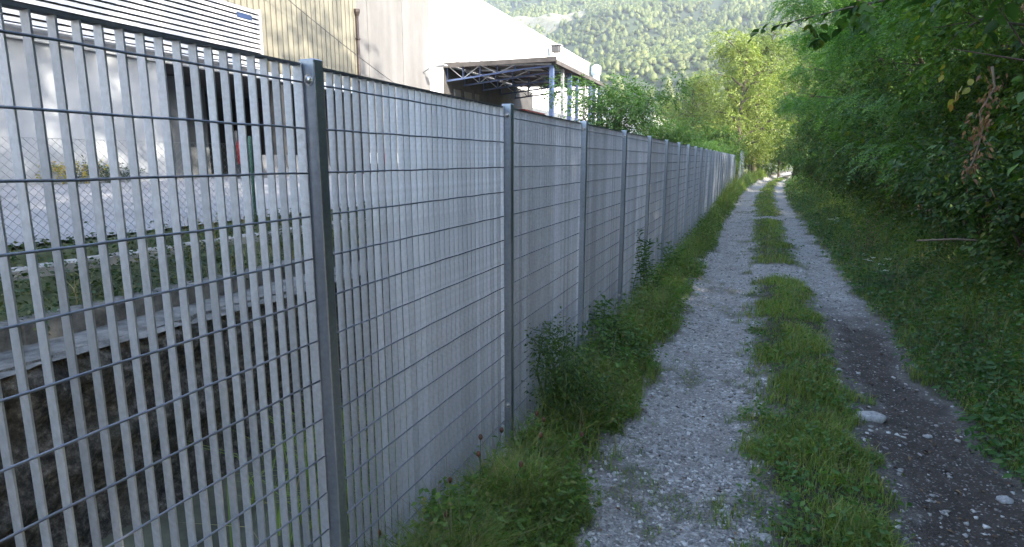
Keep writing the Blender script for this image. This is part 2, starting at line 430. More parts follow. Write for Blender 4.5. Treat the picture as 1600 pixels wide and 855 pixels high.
def ico(sub=1):
    import bmesh
    bm = bmesh.new(); bmesh.ops.create_icosphere(bm, subdivisions=sub, radius=1)
    V = np.array([v.co[:] for v in bm.verts]); F = np.array([[v.index for v in f.verts] for f in bm.faces]); bm.free(); return V, F
def replicate(V, F, P, S, ang):
    """many turned and scaled copies of a small mesh as arrays"""
    n, k = len(P), len(V); c, s = np.cos(ang), np.sin(ang)
    S = np.asarray(S); S = S[:, None]*np.ones((1, 3)) if S.ndim == 1 else S
    X = V[None]*S[:, None, :]
    W = np.stack([X[..., 0]*c[:, None]-X[..., 1]*s[:, None], X[..., 0]*s[:, None]+X[..., 1]*c[:, None], X[..., 2]], -1)+P[:, None, :]
    return W.reshape(-1, 3), (F[None]+(np.arange(n)*k)[:, None, None]).reshape(-1, F.shape[1])
def crown_template(seed, tall):
    """one distant tree: a knobbly crown of loose leafy facets with tufts around it"""
    r = np.random.default_rng(seed)
    iv, jf = ico(2)
    k = .60+.8*np.array([vnoise(p[0]*2.4+5, p[1]*2.4+p[2]*2.1, 1.0, seed) for p in iv])
    iv = iv*k[:, None]*(.72+.56*r.random((len(iv), 1)))*np.array([.9, .9, .8*tall])
    if tall > 1.4: iv[:, :2] *= np.clip(1.15-iv[:, 2:3]/tall*.7, .2, 1.4)*.85
    V = []; F = []
    V = list(iv); F = [tuple(f) for f in jf if iv[f].mean(0)[1] < .42]   # the uphill side never shows
    for i in range(26):
        u = r.normal(size=3); u /= np.linalg.norm(u); u[2] = abs(u[2]); u[1] = -abs(u[1])*.8; c = u*np.array([.95, .95, .9*tall])*(.75+.35*r.random())
        if tall > 1.4: c[:2] *= max(.2, 1.15-c[2]/tall*.7)*.85
        o = len(V); V += [c+r.normal(size=3)*.13 for _ in range(3)]; F.append((o, o+1, o+2))
    return np.array(V), np.array(F)
tmpl = [crown_template(s, t) for s, t in ((1, .95), (2, 1.05), (3, 1.2), (4, 1.5), (5, 1.45), (6, 1.0), (7, 1.1))]
n = 18500
yy = np.sqrt(225.**2+rng.random(n)*(900.**2-225.**2)); xx = yy*np.tan(R(-25.5)+rng.random(n)*R(32))
zz = hz(xx, yy); keep = zz > 0.6
rockd = np.hypot((xx+218)/52, (zz-142)/11)+(fbm(xx, zz, .06, 71)-.5)*1.0
keep &= ((rockd > 1.0) | (rng.random(n) < .22)) & (zz/yy < .262)
keep &= rng.random(n) < smooth(.30, .46, fbm(xx*1.6, yy, .022, 66))+.25
# a forest track: thin line without trees
keep &= ~((np.abs(zz-(98+.06*(xx+120))) < 1.2) & (xx < -70))
xx, yy, zz = xx[keep], yy[keep], zz[keep]
VV, FF, off = [], [], 0
kind = np.where(fbm(xx, yy, .02, 61) > .52, rng.integers(2, 5, len(xx)), rng.choice([0, 1, 2, 5, 6], len(xx)))
for k in range(7):
    q = kind == k; m_ = q.sum()
    sz = 1.15+2.1*rng.random(m_)**1.7
    S3 = np.stack([sz, sz, sz*(.95+.3*rng.random(m_))], 1)
    v_, f_ = replicate(*tmpl[k], np.stack([xx[q], yy[q], zz[q]+1.5], 1), S3, (rng.random(m_)-.5)*1.2)
    VV.append(v_); FF.append(f_+off); off += len(v_)
forest = mk('hillside_forest', np.concatenate(VV), np.concatenate(FF), 'forest')
stuff(forest, 'distant mixed forest covering the whole mountain slope', 'forest')
# limestone outcrops on the slope
def outcrop(name, cx, cz, rx, rz, seed, label):
    y0 = np.linspace(150, 900, 800); zc = hz(np.full(800, float(cx)), y0); cyy = y0[np.argmin(abs(zc-cz))]
    a = np.linspace(-1.25, 1.25, 26); A, B_ = np.meshgrid(a, a)
    X = cx+A*rx; Y = cyy+B_*rz/.36; Zb = hz(X, Y)
    rr = np.hypot(A, B_)+(fbm(X, Y, .06, seed)-.5)*.7
    Z = Zb+np.where(rr < 1.1, 1.5+4*fbm(X, Y, .07, seed+3)*(1.15-rr), -4)
    V = np.stack([X, Y, Z], -1).reshape(-1, 3); k = len(a)
    i = (np.arange(k-1)[:, None]*k+np.arange(k-1)[None]).ravel()
    o = mk(name, V, np.stack([i, i+1, i+k+1, i+k], 1), 'rock'); return tag(o, label, 'rock outcrop')
outcrop('rock_outcrop', -218, 142, 54, 11, 81, 'wide bare limestone scar high on the slope above the white roof')

# ------------------------------------------------------------------ ditch: near footing, far stone wall, ledge, bank
kb = MB()
kb.box(-1.385, -1.205, -5, 60, -.72, .035, .012)
footing = kb.build('concrete_footing', 'kerbcon'); tag(footing, 'low pale concrete kerb running under the steel fence', 'kerb')
wys = np.concatenate([np.arange(-4, 13, .06), np.arange(13.2, 60, .5)]); wzs = np.linspace(-.72, .715, 26)
Yw, Zw = np.meshgrid(wys, wzs)
Xw = -3.235+.075*(fbm(Yw, Zw*1.4, 3.2, 91)-.5)*2+.06*(fbm(Yw, Zw, 9, 92)-.5)*2+.10*smooth(.1, -.6, Zw)*fbm(Yw, Zw, 1.2, 93)
Xw = Xw-.06*smooth(.64, .715, Zw)
nx_ = len(wys); i = (np.arange(len(wzs)-1)[:, None]*nx_+np.arange(nx_-1)[None]).ravel()
Vw = np.stack([Xw, Yw, Zw+.012*(fbm(Yw, Zw, 4, 95)-.5)*(Zw > .6)], -1).reshape(-1, 3)
Fw = np.stack([i, i+1, i+nx_+1, i+nx_], 1)
stone_wall = empty('retaining_wall', (-3.2, 0, -.7))
tag(stone_wall, 'dark mossy rough stone retaining wall on the far side of the ditch', 'wall')
fo = mk('wall_face', Vw-np.array([-3.2, 0, -.7]), Fw, 'stonewall', stone_wall, True)
lxs = np.linspace(-3.64, -3.21, 9); lys = np.concatenate([np.arange(-4, 13, .08), np.arange(13.2, 60, .5)])
X, Y = np.meshgrid(lxs, lys); Z = .712+.03*(fbm(X, Y, 6, 96)-.5)-.05*smooth(-3.29, -3.2, X)*fbm(X, Y, 5, 97)
i = (np.arange(len(lys)-1)[:, None]*9+np.arange(8)[None]).ravel()
co = mk('coping', np.stack([X+3.2-.05*(fbm(Y, Y*0, 3, 98)-.5)*smooth(-3.4, -3.2, X), Y, Z+.7], -1).reshape(-1, 3), np.stack([i, i+1, i+10, i+9], 1), 'dirtconc', stone_wall, True)
co['label'] = 'pale gravelly coping ledge on top of the wall'
up = MB()
for k in range(-2, 22):
    up.box(-3.78+3.2, -3.60+3.2, k*2.0+.004, k*2.0+1.996, 1.36, 1.53+.012*random.random(), .012)
up.build('upstand', 'dirtconc', stone_wall)
# bank between the ledge and the yard
kx = np.linspace(-4.75, -3.7, 12)
bank, _ = grid_mesh('bank', kx, np.concatenate([np.arange(-5, 14, .15), np.linspace(14.5, 60, 50)]),
                    lambda x, y: .80+.285*smooth(-3.75, -4.65, x)+.04*(fbm(x, y, 3, 99)-.5), 'terrain'); struct(bank)
kk = MB(); kk.box(-4.32, -4.22, -5, 45, .85, 1.03, .015)
ks = kk.build('bank_kerb', 'kerbcon'); tag(ks, 'thin weathered kerb stone line half buried in the ivy bank', 'kerb')

# ------------------------------------------------------------------ the steel fence
fence = empty('metal_fence', (FX, FY0, 0))
tag(fence, 'long galvanised steel grating fence with tall posts beside the track', 'fence')
PD, PW = .055, .042
def post_mesh(h=1.985):
    m = MB(); m.box(-PD, 0, -PW, 0, -.05, h, .003); return m
post0 = post_mesh().build('post', 'post', fence)
washer = MB(); bolt = MB()
washer.tube([(0, 0, 0), (0, -.003, 0)], [.0165, .0165], 12)
bolt.tube([(0, -.003, 0), (0, -.006, 0), (0, -.010, 0), (0, -.0125, 0)], [.0115, .011, .0085, .004], 10)
BX0, BX1 = -.043-.0255, -.043               # bars: back and front edge
ZB, ZT = .045, 1.966
bar_o = MB().box(BX0, BX1, -.0021, .0021, ZB, ZT)
WZ = [1.918-.132*k for k in range(15)]
def bays_y(nb): return (nb-1)*FS+.006, nb*FS-PW-.005
def rails(y0, y1):
    m = MB()
    m.box(BX0-.001, BX1+.001, y0, y1, ZB-.008, ZB)
    m.box(BX0-.003, BX1+.004, y0, y0+.004, ZB-.006, ZT+.008); m.box(BX0-.003, BX1+.004, y1-.004, y1, ZB-.006, ZT+.008)
    return m
bar_p = wire_p = washer_p = bolt_p = None
for nb in range(-1, NB+1):
    py = nb*FS
    if nb >= 0:
        p = post0 if nb == 0 else share('post', post0, fence, (0, py, 0))
        if nb == 0: p.location = (0, 0, 0)
        if nb < 4:
            for zz_ in (1.925, .30):
                if washer_p is None:
                    washer_p = washer.build('washer', 'bolt', p); washer_p.location = (-.0205, -PW, zz_)
                    bolt_p = bolt.build('bolt', 'bolt', p); bolt_p.location = (-.0205, -PW, zz_)
                else:
                    share('washer', washer_p, p, (-.0205, -PW, zz_)); share('bolt', bolt_p, p, (-.0205, -PW, zz_))
    y0, y1 = bays_y(nb)
    pan = rails(y0, y1).build('panel', 'galv', fence)
    m = MB(); m.box(BX0-.001, BX1+.001, y0+.005, y1-.005, ZT, ZT+.007); m.build('top_rail', 'rail', pan)
    nbar = 33; yb = np.linspace(y0+.0465, y1-.0465, nbar-1)
    if nb in (0, 1):
        for q in yb:
            ex = (random.random()-.5)*.002
            if bar_p is None: bar_p = bar_o.build('bar', 'galv', pan); bar_p.location = (ex, q, 0)
            else: share('bar', bar_p, pan, (ex, q, 0), (0, 0, (random.random()-.5)*.05))
        for z in WZ:
            pts = [(BX1+.002, y0+(y1-y0)*t, z+.0012*math.sin(t*40+z*9)) for t in np.linspace(0, 1, 12)]
            m = MB(); m.tube(pts, [.0031]*12, 7); m.build('wire', 'wire', pan, True)
    else:
        m = MB()
        for q in yb:
            ex = (random.random()-.5)*.003; ty = (random.random()-.5)*.001
            m.box(BX0+ex, BX1+ex, q-.0021+ty, q+.0021+ty, ZB, ZT)
        stuff(m.build('bars', 'galv', pan))
        m = MB()
        for z in WZ: m.tube([(BX1+.002, y0, z), (BX1+.002, y1, z)], [.0031]*2, 5)
        stuff(m.build('wires', 'wire', pan))
# short second run of the same fence beyond the gap
fence2 = empty('metal_fence', (-1.02, 47.0, .35)); fence2.rotation_euler.z = R(-2)
tag(fence2, 'short separate run of steel fence far down the track past the gap', 'fence')
for nb in range(0, 4):
    p = share('post', post0, fence2, (0, nb*FS, 0))
    if nb == 0: continue
    y0, y1 = bays_y(nb); pan = rails(y0, y1).build('panel', 'galv', fence2)
    m = MB(); m.box(BX0-.001, BX1+.001, y0+.005, y1-.005, ZT, ZT+.007); m.build('top_rail', 'rail', pan)
    m = MB()
    for q in np.linspace(y0+.0465, y1-.0465, 32): m.box(BX0, BX1, q-.0015, q+.0015, ZB, ZT)
    stuff(m.build('bars', 'galv', pan))

# ------------------------------------------------------------------ chain link fence at the yard edge
cl = empty('chain_link_fence', (-4.6, 4.77, 1.05))
tag(cl, 'low chain link fence with green posts along the yard edge', 'fence')
m = MB(); L0, L1, Hc = -8.5, 0.0, .79
st = .062
nw = int((L1-L0+Hc)/st)
for k in range(nw):
    for sgn in (1, -1):
        a = L0-Hc+k*st if sgn > 0 else L0+k*st
        p0 = np.array([0.0015*sgn, a, 0]); p1 = np.array([0.0015*sgn, a+sgn*Hc, Hc])
        # clip to the run
        t0, t1 = 0., 1.
        dy = p1[1]-p0[1]
        for lim, s_ in ((L0, 1), (L1, -1)):
            tt = (lim-p0[1])/dy
            if (dy > 0) == (s_ > 0): t0 = max(t0, tt)
            else: t1 = min(t1, tt)
        if t1-t0 > .02: m.tube([p0+(p1-p0)*t0, p0+(p1-p0)*t1], [.0016]*2, 3, False)
wm = m.build('wire_mesh', 'chain', cl); stuff(wm)
m = MB(); m.tube([(0, L0, Hc), (0, L1, Hc)], [.0022]*2, 4); m.build('tension_wire', 'chain', cl)
gp = None
for q in (0.0, -2.6, -5.2, -8.4):
    if gp is None:
        m = MB(); m.tube([(0, 0, -.15), (0, 0, .86), (0, 0, .872)], [.017, .017, .010], 8); gp = m.build('post', 'greenpost', cl, True); gp.location = (-.012, q, 0)
    else: share('post', gp, cl, (-.012, q, 0))

# ------------------------------------------------------------------ factory with beige cladding
WX = -12.0
fac = empty('factory_building', (WX, 6, 1.2))
tag(fac, 'beige ribbed factory with louvre band above open loading bays', 'building')
def lb(m, name, mat, par=fac, o=(WX, 6, 1.2), smooth_=False):
    m.v = [(v[0]-o[0], v[1]-o[1], v[2]-o[2]) for v in m.v]; return m.build(name, mat, par, smooth_)
BY0, BYE = -12.0, 17.12
# ribbed cladding
m = MB(); per = .2; yv = []; 
q = BY0
while q < BYE-.01: 
    yv += [(q, 0), (q+.028, 0), (q+.036, .05), (q+.11, .056), (q+.192, .05)]; q += per
yv.append((BYE, 0))
V = []; F = []
for (yq, d) in yv: V += [(WX+d, yq, 3.93), (WX+d, yq, 10.5)]
for k in range(len(yv)-1): F.append((2*k, 2*k+2, 2*k+3, 2*k+1))
m.add(V, F); lb(m, 'cladding', 'beige')
# roof / body behind the cladding
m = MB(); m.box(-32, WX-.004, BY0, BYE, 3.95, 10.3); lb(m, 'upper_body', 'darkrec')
m = MB(); m.box(-32, WX+.12, BY0-.1, BYE, 10.503, 10.7, .02); lb(m, 'roof', 'roofsheet')
# white sill along the bottom of the cladding
m = MB(); m.box(WX-.05, WX+.10, BY0, BYE, 3.74, 3.925, .012); lb(m, 'sill', 'sill')
# lower wall panels
for k, (a, b) in enumerate([(-12, -8.6), (-8.6, -5.2), (-5.2, -1.8), (-1.8, 1.6), (1.6, 5.0), (5.0, 8.4), (8.4, 9.95)]):
    m = MB(); m.box(WX-.25, WX, a+.008, b-.008, .6, 3.738, .012); lb(m, 'wall_panel', 'greywall')
# open bays: back wall, side wall, floor-standing grey doors, pillars
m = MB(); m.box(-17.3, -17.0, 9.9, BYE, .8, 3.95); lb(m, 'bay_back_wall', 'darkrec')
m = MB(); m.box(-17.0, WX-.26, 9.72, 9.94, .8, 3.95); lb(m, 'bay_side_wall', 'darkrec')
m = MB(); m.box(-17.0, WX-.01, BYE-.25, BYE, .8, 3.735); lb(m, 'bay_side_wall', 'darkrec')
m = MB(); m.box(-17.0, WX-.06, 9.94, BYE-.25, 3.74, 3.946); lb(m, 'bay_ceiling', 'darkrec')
m = MB(); m.box(-13.5, -13.35, 10.0, 11.75, 1.0, 3.70, .01); lb(m, 'bay_door', 'midrec')
m = MB(); m.box(-14.9, -14.75, 11.55, 13.7, 1.0, 3.70, .01); lb(m, 'bay_door', 'midrec')
for yq in (13.75, 15.4):
    m = MB(); m.box(WX-.35, WX-.02, yq-.14, yq+.14, .8, 3.735, .02); lb(m, 'pillar', 'darkrec')
# louvre band
lv = empty('louvre_band', (0, 0, 0)); lv.parent = fac
def lvb(m, name, mat): return lb(m, name, mat, lv)
LX = -11.66
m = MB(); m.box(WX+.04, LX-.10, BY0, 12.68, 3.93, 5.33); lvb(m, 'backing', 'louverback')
ns = 12; z0, z1 = 3.94, 5.31; dz = (z1-z0)/ns; sl = None
for k in range(ns):
    z = z0+k*dz
    V = [(LX, -12, z+.02), (LX, -12, z+.085), (LX-.075, -12, z+.118), (LX-.09, -12, z+.11), (LX-.02, -12, z+.02)]
    V = V+[(a, 12.70, c) for a, _, c in V]
    F = [(0, 1, 6, 5), (1, 2, 7, 6), (2, 3, 8, 7), (3, 4, 9, 8), (4, 0, 5, 9), (0, 4, 3, 2, 1), (5, 6, 7, 8, 9)]
    if sl is None: m = MB(); m.add(V, F); sl = lvb(m, 'slat', 'louver'); zb_ = z
    else: share('slat', sl, lv, (0, 0, z-zb_))
m = MB(); m.box(WX+.03, LX+.01, 12.68, 12.74, 3.92, 5.335, .006); lvb(m, 'end_plate', 'louver')
m = MB(); m.box(WX+.1, LX+.004, BY0, 12.675, 3.905, 3.935, .006); lvb(m, 'bottom_rail', 'louver')
m = MB(); m.box(LX+.004, LX+.016, 11.95, 12.42, 5.02, 5.14, .003); p_ = lvb(m, 'plate', 'blue_sign'); p_['label'] = 'small dark blue plate on the louvre'
# brown rain pipe at the corner of the beige wall
rp = empty('downpipe', (WX+.1, 17.14, 3.9)); tag(rp, 'thin brown downpipe at the end of the beige cladding', 'pipe')
m = MB(); m.tube([(0, 0, -2.6), (0, 0, 2.22)], [.05]*2, 8); m.build('pipe', 'pipe', rp, True)
m = MB(); m.tube([(0, 0, 2.2), (0, 0, 2.32), (0, 0, 2.4)], [.055, .10, .105], 8); m.build('hopper', 'pipe', rp)
for z in (.2, 1.5):
    m = MB(); m.box(-.09, .06, -.065, .065, z, z+.05, .008); m.build('bracket', 'pipe', rp)
# overhead cable
m = MB(); A = np.array([-11.5, 11.5, 6.5]); B = np.array([-11.75, 21.3, 3.7]); pts = []
for t in np.linspace(0, 1, 14): p = A*(1-t)+B*t; p[2] -= .35*4*t*(1-t)*.5; pts.append(p)
m.tube(pts, [.011]*14, 5); tag(m.build('cable', 'cable', None, True), 'thin slack cable slung across the beige and concrete walls', 'cable')

# ------------------------------------------------------------------ warehouse: precast panels, then white wall
wh = empty('warehouse', (WX, 17.2, 1.2)); tag(wh, 'white warehouse with grey precast concrete panels at its near end', 'building')
O = (WX, 17.2, 1.2)
ed = [17.135, 17.86, 20.0, 21.97]
for a, b in zip(ed[:-1], ed[1:]):
    m = MB(); m.box(WX-.3, WX, a+.012, b-.012, .8, 10.2, .012); lb(m, 'concrete_panel', 'precast', wh, O)
m = MB(); m.box(WX-.3, WX+.004, 21.97, 46.3, .8, 8.60, .012); lb(m, 'white_wall', 'whitewall', wh, O)
m = MB(); m.box(-32, WX-.302, 17.14, 46.2, .8, 8.4); lb(m, 'body', 'greywall', wh, O)
m = MB(); m.box(-32, WX+.06, 21.96, 46.38, 8.602, 8.74, .015); lb(m, 'roof_edge', 'whitewall', wh, O)
for yq, zc in ((24.25, 5.98), (25.5, 6.02), (26.7, 6.05)):
    m = MB(); m.box(WX+.002, WX+.05, yq-.22, yq+.22, zc-.42, zc+.30, .012); f_ = lb(m, 'vent', 'sill', wh, O)
    m = MB(); m.box(WX+.045, WX+.056, yq-.17, yq+.17, zc-.36, zc+.24); lb(m, 'vent_face', 'glass', f_, O)
for a, b in ((23.9, 24.5), (24.9, 25.6), (26.0, 26.4)):
    m = MB(); m.box(WX+.031, WX+.08, a, b, 1.0, 4.6, .012); lb(m, 'grey_door', 'precast', wh, O)
m = MB(); m.box(WX+.007, WX+.02, 33.82, 46.2, .9, 4.6); lb(m, 'lower_wall_sheet', 'midrec', wh, O)  # darker sheet over the lower part of the white wall
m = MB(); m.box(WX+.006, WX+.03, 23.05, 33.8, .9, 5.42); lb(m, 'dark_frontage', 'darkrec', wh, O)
# lamp bracket on the concrete
lm = empty('wall_lamp', (WX, 21.4, 4.95)); tag(lm, 'small bracket lamp on the concrete wall above the fence top', 'lamp')
m = MB(); m.tube([(0, 0, 0), (.35, 0, .18), (.75, .05, .2)], [.02, .02, .018], 6); m.build('arm', 'whitesteel', lm, True)
m = MB(); m.box(.6, 1.0, -.09, .13, .17, .25, .03); m.build('lamp_head', 'whitesteel', lm)
# floodlight above the canopy
fl = empty('floodlight', (WX, 36.5, 8.2)); tag(fl, 'floodlight fixed high on the white wall above the canopy', 'lamp')
m = MB(); m.tube([(0, 0, 0), (.45, 0, .12)], [.03, .03], 6); m.build('arm', 'whitesteel', fl)
m = MB(); m.box(.3, .75, -.25, .25, -.25, .10, .03); m.build('housing', 'cable', fl)
m = MB(); m.box(.22, .85, -.32, .32, .12, .17, .015); m.build('cap', 'whitesteel', fl)
# white flue beyond
ch = empty('flue', (-13.6, 55, 1.2)); tag(ch, 'white metal flue pipe standing behind the far end of the white warehouse', 'chimney')
m = MB(); m.tube([(0, 0, 0), (0, 0, 8.3)], [.30]*2, 14); m.build('pipe', 'hazecap', ch, True)
m = MB(); m.tube([(0, 0, 7.75), (0, 0, 7.9), (0, 0, 8.5), (0, 0, 8.7)], [.32, .43, .43, .15], 14); m.build('cowl', 'hazecap', ch, True)
# white shed further down the yard
sh = empty('white_shed', (-9, 66, 1)); tag(sh, 'long pale shed half hidden behind the green bushes', 'building')
m = MB(); m.box(-14, -1.5, 0, 22, -.5, 5.6, .03); m.build('wall', 'whitewall', sh)
V = [(-14.3, -.3, 5.61), (-1.2, -.3, 5.61), (-7.75, -.3, 7.3), (-14.3, 22.3, 5.61), (-1.2, 22.3, 5.61), (-7.75, 22.3, 7.3)]
m = MB(); m.add(V, [(0, 1, 2), (3, 5, 4), (0, 2, 5, 3), (1, 4, 5, 2), (0, 3, 4, 1)]); m.build('roof', 'greywall', sh)
for yq in (3, 8, 13, 18):
    m = MB(); m.box(-1.55, -1.46, yq-1, yq+1, 1.5, 4.2, .02); m.build('door', 'midrec', sh)
for xq in (-11, -7.6, -4.2):
    m = MB(); m.box(xq-.7, xq+.7, -.05, .04, 2.6, 3.9, .02); wd = m.build('window', 'glass', sh)

# ------------------------------------------------------------------ steel canopy
CX0, CX1, CY0, CY1 = WX+.02, -7.5, 23.3, 31.2
can = empty('steel_canopy', (CX1, CY0, 1.15)); tag(can, 'dark sheet canopy on blue and white columns against the white wall', 'canopy')
O = (CX1, CY0, 1.15)
V = []; F = []
nr = 40
for k in range(nr*4+1):
    yq = CY0-.25+(CY1-CY0+.5)*k/(nr*4); d = (0, .04, .04, 0)[k % 4]
    V += [(CX0, yq, 5.52+d), (CX1+.25, yq, 5.33+d)]
for k in range(nr*4): F.append((2*k, 2*k+1, 2*k+3, 2*k+2))
m = MB(); m.add(V, F); lb(m, 'roof_sheet', 'roofsheet', can, O)
m = MB(); m.box(CX0, CX1+.28, CY0-.28, CY0-.25, 5.33, 5.50)
lb(m, 'end_trim', 'roofsheet', can, O)
m = MB(); m.box(CX1+.24, CX1+.28, CY0-.25, CY1+.25, 5.24, 5.40); lb(m, 'gutter', 'roofsheet', can, O)
def truss(yq, first):
    t_ = empty('truss', (0, 0, 0)); t_.parent = can
    m = MB(); m.bar((CX0, yq, 5.46), (CX1, yq, 5.28), .045); lb(m, 'top_chord', 'whitesteel', t_, O)
    m = MB(); m.bar((CX0, yq, 4.85), (CX1-1.2, yq, 5.15), .045); m.bar((CX1-1.2, yq, 5.15), (CX1, yq, 5.22), .04); lb(m, 'bottom_chord', 'bluesteel', t_, O)
    xs_ = [CX0+.05, CX0+.75, CX0+1.5, CX0+2.25, CX0+3.0]
    for k, xq in enumerate(xs_):
        tz = 5.46-.18*(xq-CX0)/4.48; bz_ = 4.85+.3*(xq-CX0)/3.28
        m = MB(); m.bar((xq, yq, bz_), (xq, yq, tz), .03); lb(m, 'strut', 'bluesteel', t_, O)
        if k < 4:
            xn = xs_[k+1]; tz2 = 5.46-.18*(xn-CX0)/4.48; bz2 = 4.85+.3*(xn-CX0)/3.28
            m = MB(); m.bar((xq, yq, tz), (xn, yq, bz2), .024) if k % 2 == 0 else m.bar((xq, yq, bz_), (xn, yq, tz2), .024)
            lb(m, 'diagonal', 'whitesteel', t_, O)
for k, yq in enumerate((CY0, 24.9, 26.9, 29.0, 31.0)): truss(yq, k == 0)
for xq in (-11.2, -10.2, -9.2, -8.2):
    m = MB(); m.box(xq-.04, xq+.04, CY0, CY1, 5.30-.0*(xq), 5.36); 
    zz_ = 5.52-.19*(xq-CX0)/4.73-.10; m.v = [(a, b, zz_+(c-5.33)) for a, b, c in m.v]; lb(m, 'purlin', 'roofsheet', can, O)
for k, yq in enumerate((23.35, 24.75, 25.8, 26.95, 28.2, 29.2, 30.0, 31.0)):
    m = MB(); wd = .085 if k in (0, 2) else .06
    m.box(CX1-wd, CX1+wd, yq-wd, yq+wd, 1.05, 5.25, .01)
    m.box(CX1-wd*1.8, CX1+wd*1.8, yq-wd*1.8, yq+wd*1.8, 1.1, 1.2, .01)
    lb(m, 'column', ('bluesteel', 'whitesteel', 'bluesteel', 'bluesteel', 'whitesteel', 'bluesteel', 'bluesteel', 'bluesteel')[k], can, O)
# things in the yard
ct = empty('red_container', (-10.9, 28.2, .95)); tag(ct, 'red steel container parked in the shade under the canopy', 'container')
m = MB(); V = []; F = []
for k in range(49):
    yq = -1.4+2.8*k/48*1.0; d = (0, 0, .03, .03)[k % 4]; V += [(1.0+d, yq, .15), (1.0+d, yq, 2.9)]
for k in range(48): F.append((2*k, 2*k+2, 2*k+3, 2*k+1))
m.add(V, F); m.build('side', 'red', ct)
m = MB(); m.box(-1.0, .998, -1.4, 1.4, .14, 2.92); m.build('body', 'red', ct)
m = MB(); m.box(-1.05, 1.06, -1.47, 1.47, 2.921, 2.99, .02); m.build('lid', 'red', ct)
for a in (-1, 1):
    for b in (-1, 1):
        m = MB(); m.box(a*.85-.12, a*.85+.12, b*1.2-.12, b*1.2+.12, 0, .14, .01); m.build('foot', 'black', ct)
bb = empty('barrier_board', (-11.5, 17.9, 1.22)); tag(bb, 'red and white striped barrier board at the foot of the concrete wall', 'barrier')
for k in range(8):
    m = MB(); m.box(-.02, .02, -1.2+.3*k, -.9+.3*k, .36, .70); m.build('stripe', 'red' if k % 2 else 'whitewall', bb)
for a in (-1.0, 1.0):
    m = MB(); m.box(-.05, -.022, a-.04, a+.04, 0, .75); m.box(-.25, .2, a-.05, a+.05, -.0, .06); m.build('foot', 'cable', bb)
fe = empty('fire_extinguisher', (-11.6, 11.68, 1.23)); tag(fe, 'red fire extinguisher standing on a bracket post at the loading bay', 'fire extinguisher')
m = MB(); m.tube([(0, 0, .36), (0, 0, .38), (0, 0, .82), (0, 0, .90), (0, 0, .93)], [.07, .085, .085, .05, .03], 14); m.build('cylinder', 'red', fe, True)
m = MB(); m.box(-.02, .1, -.015, .015, .94, .99, .006); m.build('valve', 'black', fe)
m = MB(); m.tube([(.03, .02, .95), (.09, .09, .9), (.09, .10, .7), (.07, .10, .5)], [.012]*4, 6); m.build('hose', 'black', fe, True)
m = MB(); m.box(-.13, -.09, -.03, .03, 0, 1.15); m.box(-.10, -.06, -.06, .06, .33, .36); m.box(-.2, .08, -.1, .1, -.01, .03); m.build('stand', 'cable', fe)
for k, yq in enumerate((12.85, 13.75, 14.65)):
    m = MB(); V = [(0.3, -.42, 0), (.3, .42, 0), (.12, .42, .28), (.12, -.42, .28), (.08, -.42, .58), (.08, .42, .58)]
    V += [(-a, b, c) for a, b, c in V]
    F = [(0, 1, 2, 3), (3, 2, 5, 4), (6, 9, 8, 7), (9, 10, 11, 8), (4, 5, 11, 10), (0, 3, 9, 6), (3, 4, 10, 9), (1, 7, 8, 2), (2, 8, 11, 5), (0, 6, 7, 1)]
    m.add(V, F); o = m.build('concrete_barrier', 'precast'); o.location = (-11.75, yq, 1.24)
    tag(o, ('pale concrete barrier block nearest the fire extinguisher', 'middle of the three pale concrete barrier blocks at the dark bay', 'last pale concrete barrier block, seen just left of the near fence post')[k], 'barrier', 'barrier blocks at the bay')

# ------------------------------------------------------------------ foliage tools
def leaf_pts(l, wd, fold=.18, curl=.12, hexa=False):
    if hexa:
        V = [(0, 0, 0), (.28*l, -wd*.85, fold*wd), (.62*l, -wd*.75, fold*wd*.8), (l, 0, -curl*l), (.62*l, wd*.75, fold*wd*.8), (.28*l, wd*.85, fold*wd)]
        F = [(0, 1, 2), (0, 2, 3), (0, 3, 4), (0, 4, 5)]
    else:
        V = [(0, 0, 0), (.45*l, -wd, fold*wd), (l, 0, -curl*l), (.45*l, wd, fold*wd)]; F = [(0, 1, 2), (0, 2, 3)]
    return np.array(V, float), np.array(F)
def frame(x, upv):
    x = x/(np.linalg.norm(x)+1e-9); y = np.cross(upv, x); y /= np.linalg.norm(y)+1e-9; return np.stack([x, y, np.cross(x, y)])
def twig(seed, n=10, L=.34, leaf=.085, wid=.5, hexa=False, spread=60, sag=.25, tilt=.45):
    r = np.random.default_rng(seed); V = []; F = []; o = 0
    for i in range(n):
        t = (i+.6)/n; side = 1 if i % 2 else -1
        a = R(spread*(1-.55*t)+r.normal()*14)*side
        ax = np.array([math.cos(a), math.sin(a), -.25-.35*r.random()])
        l = leaf*(.7+.5*r.random()); lv_, lf_ = leaf_pts(l, l*wid*.5, hexa=hexa)
        fr = frame(ax, np.array([0, 0, 1.])+r.normal(size=3)*tilt)
        p = np.array([L*t, 0, -sag*L*t*t])+r.normal(size=3)*.02
        V.append(lv_@fr+p); F.append(lf_+o); o += len(lv_)
    return np.concatenate(V), np.concatenate(F)
def frond(seed, pairs=7, L=.32, leaf=.065):
    r = np.random.default_rng(seed); V = []; F = []; o = 0
    for i in range(pairs*2+1):
        k = i//2; t = (k+1.2)/(pairs+1.2); side = 1 if i % 2 else -1
        if i == pairs*2: a, t = 0., 1.
        else: a = R(72+r.normal()*8)*side
        ax = np.array([math.cos(a), math.sin(a), -.15+r.normal()*.15])
        l = leaf*(.8+.35*r.random()); lv_, lf_ = leaf_pts(l, l*.24, .1, .05)
        V.append(lv_@frame(ax, np.array([0, 0, 1.])+r.normal(size=3)*.25)+np.array([L*t, 0, -.35*L*t*t])); F.append(lf_+o); o += 4
    return np.concatenate(V), np.concatenate(F)
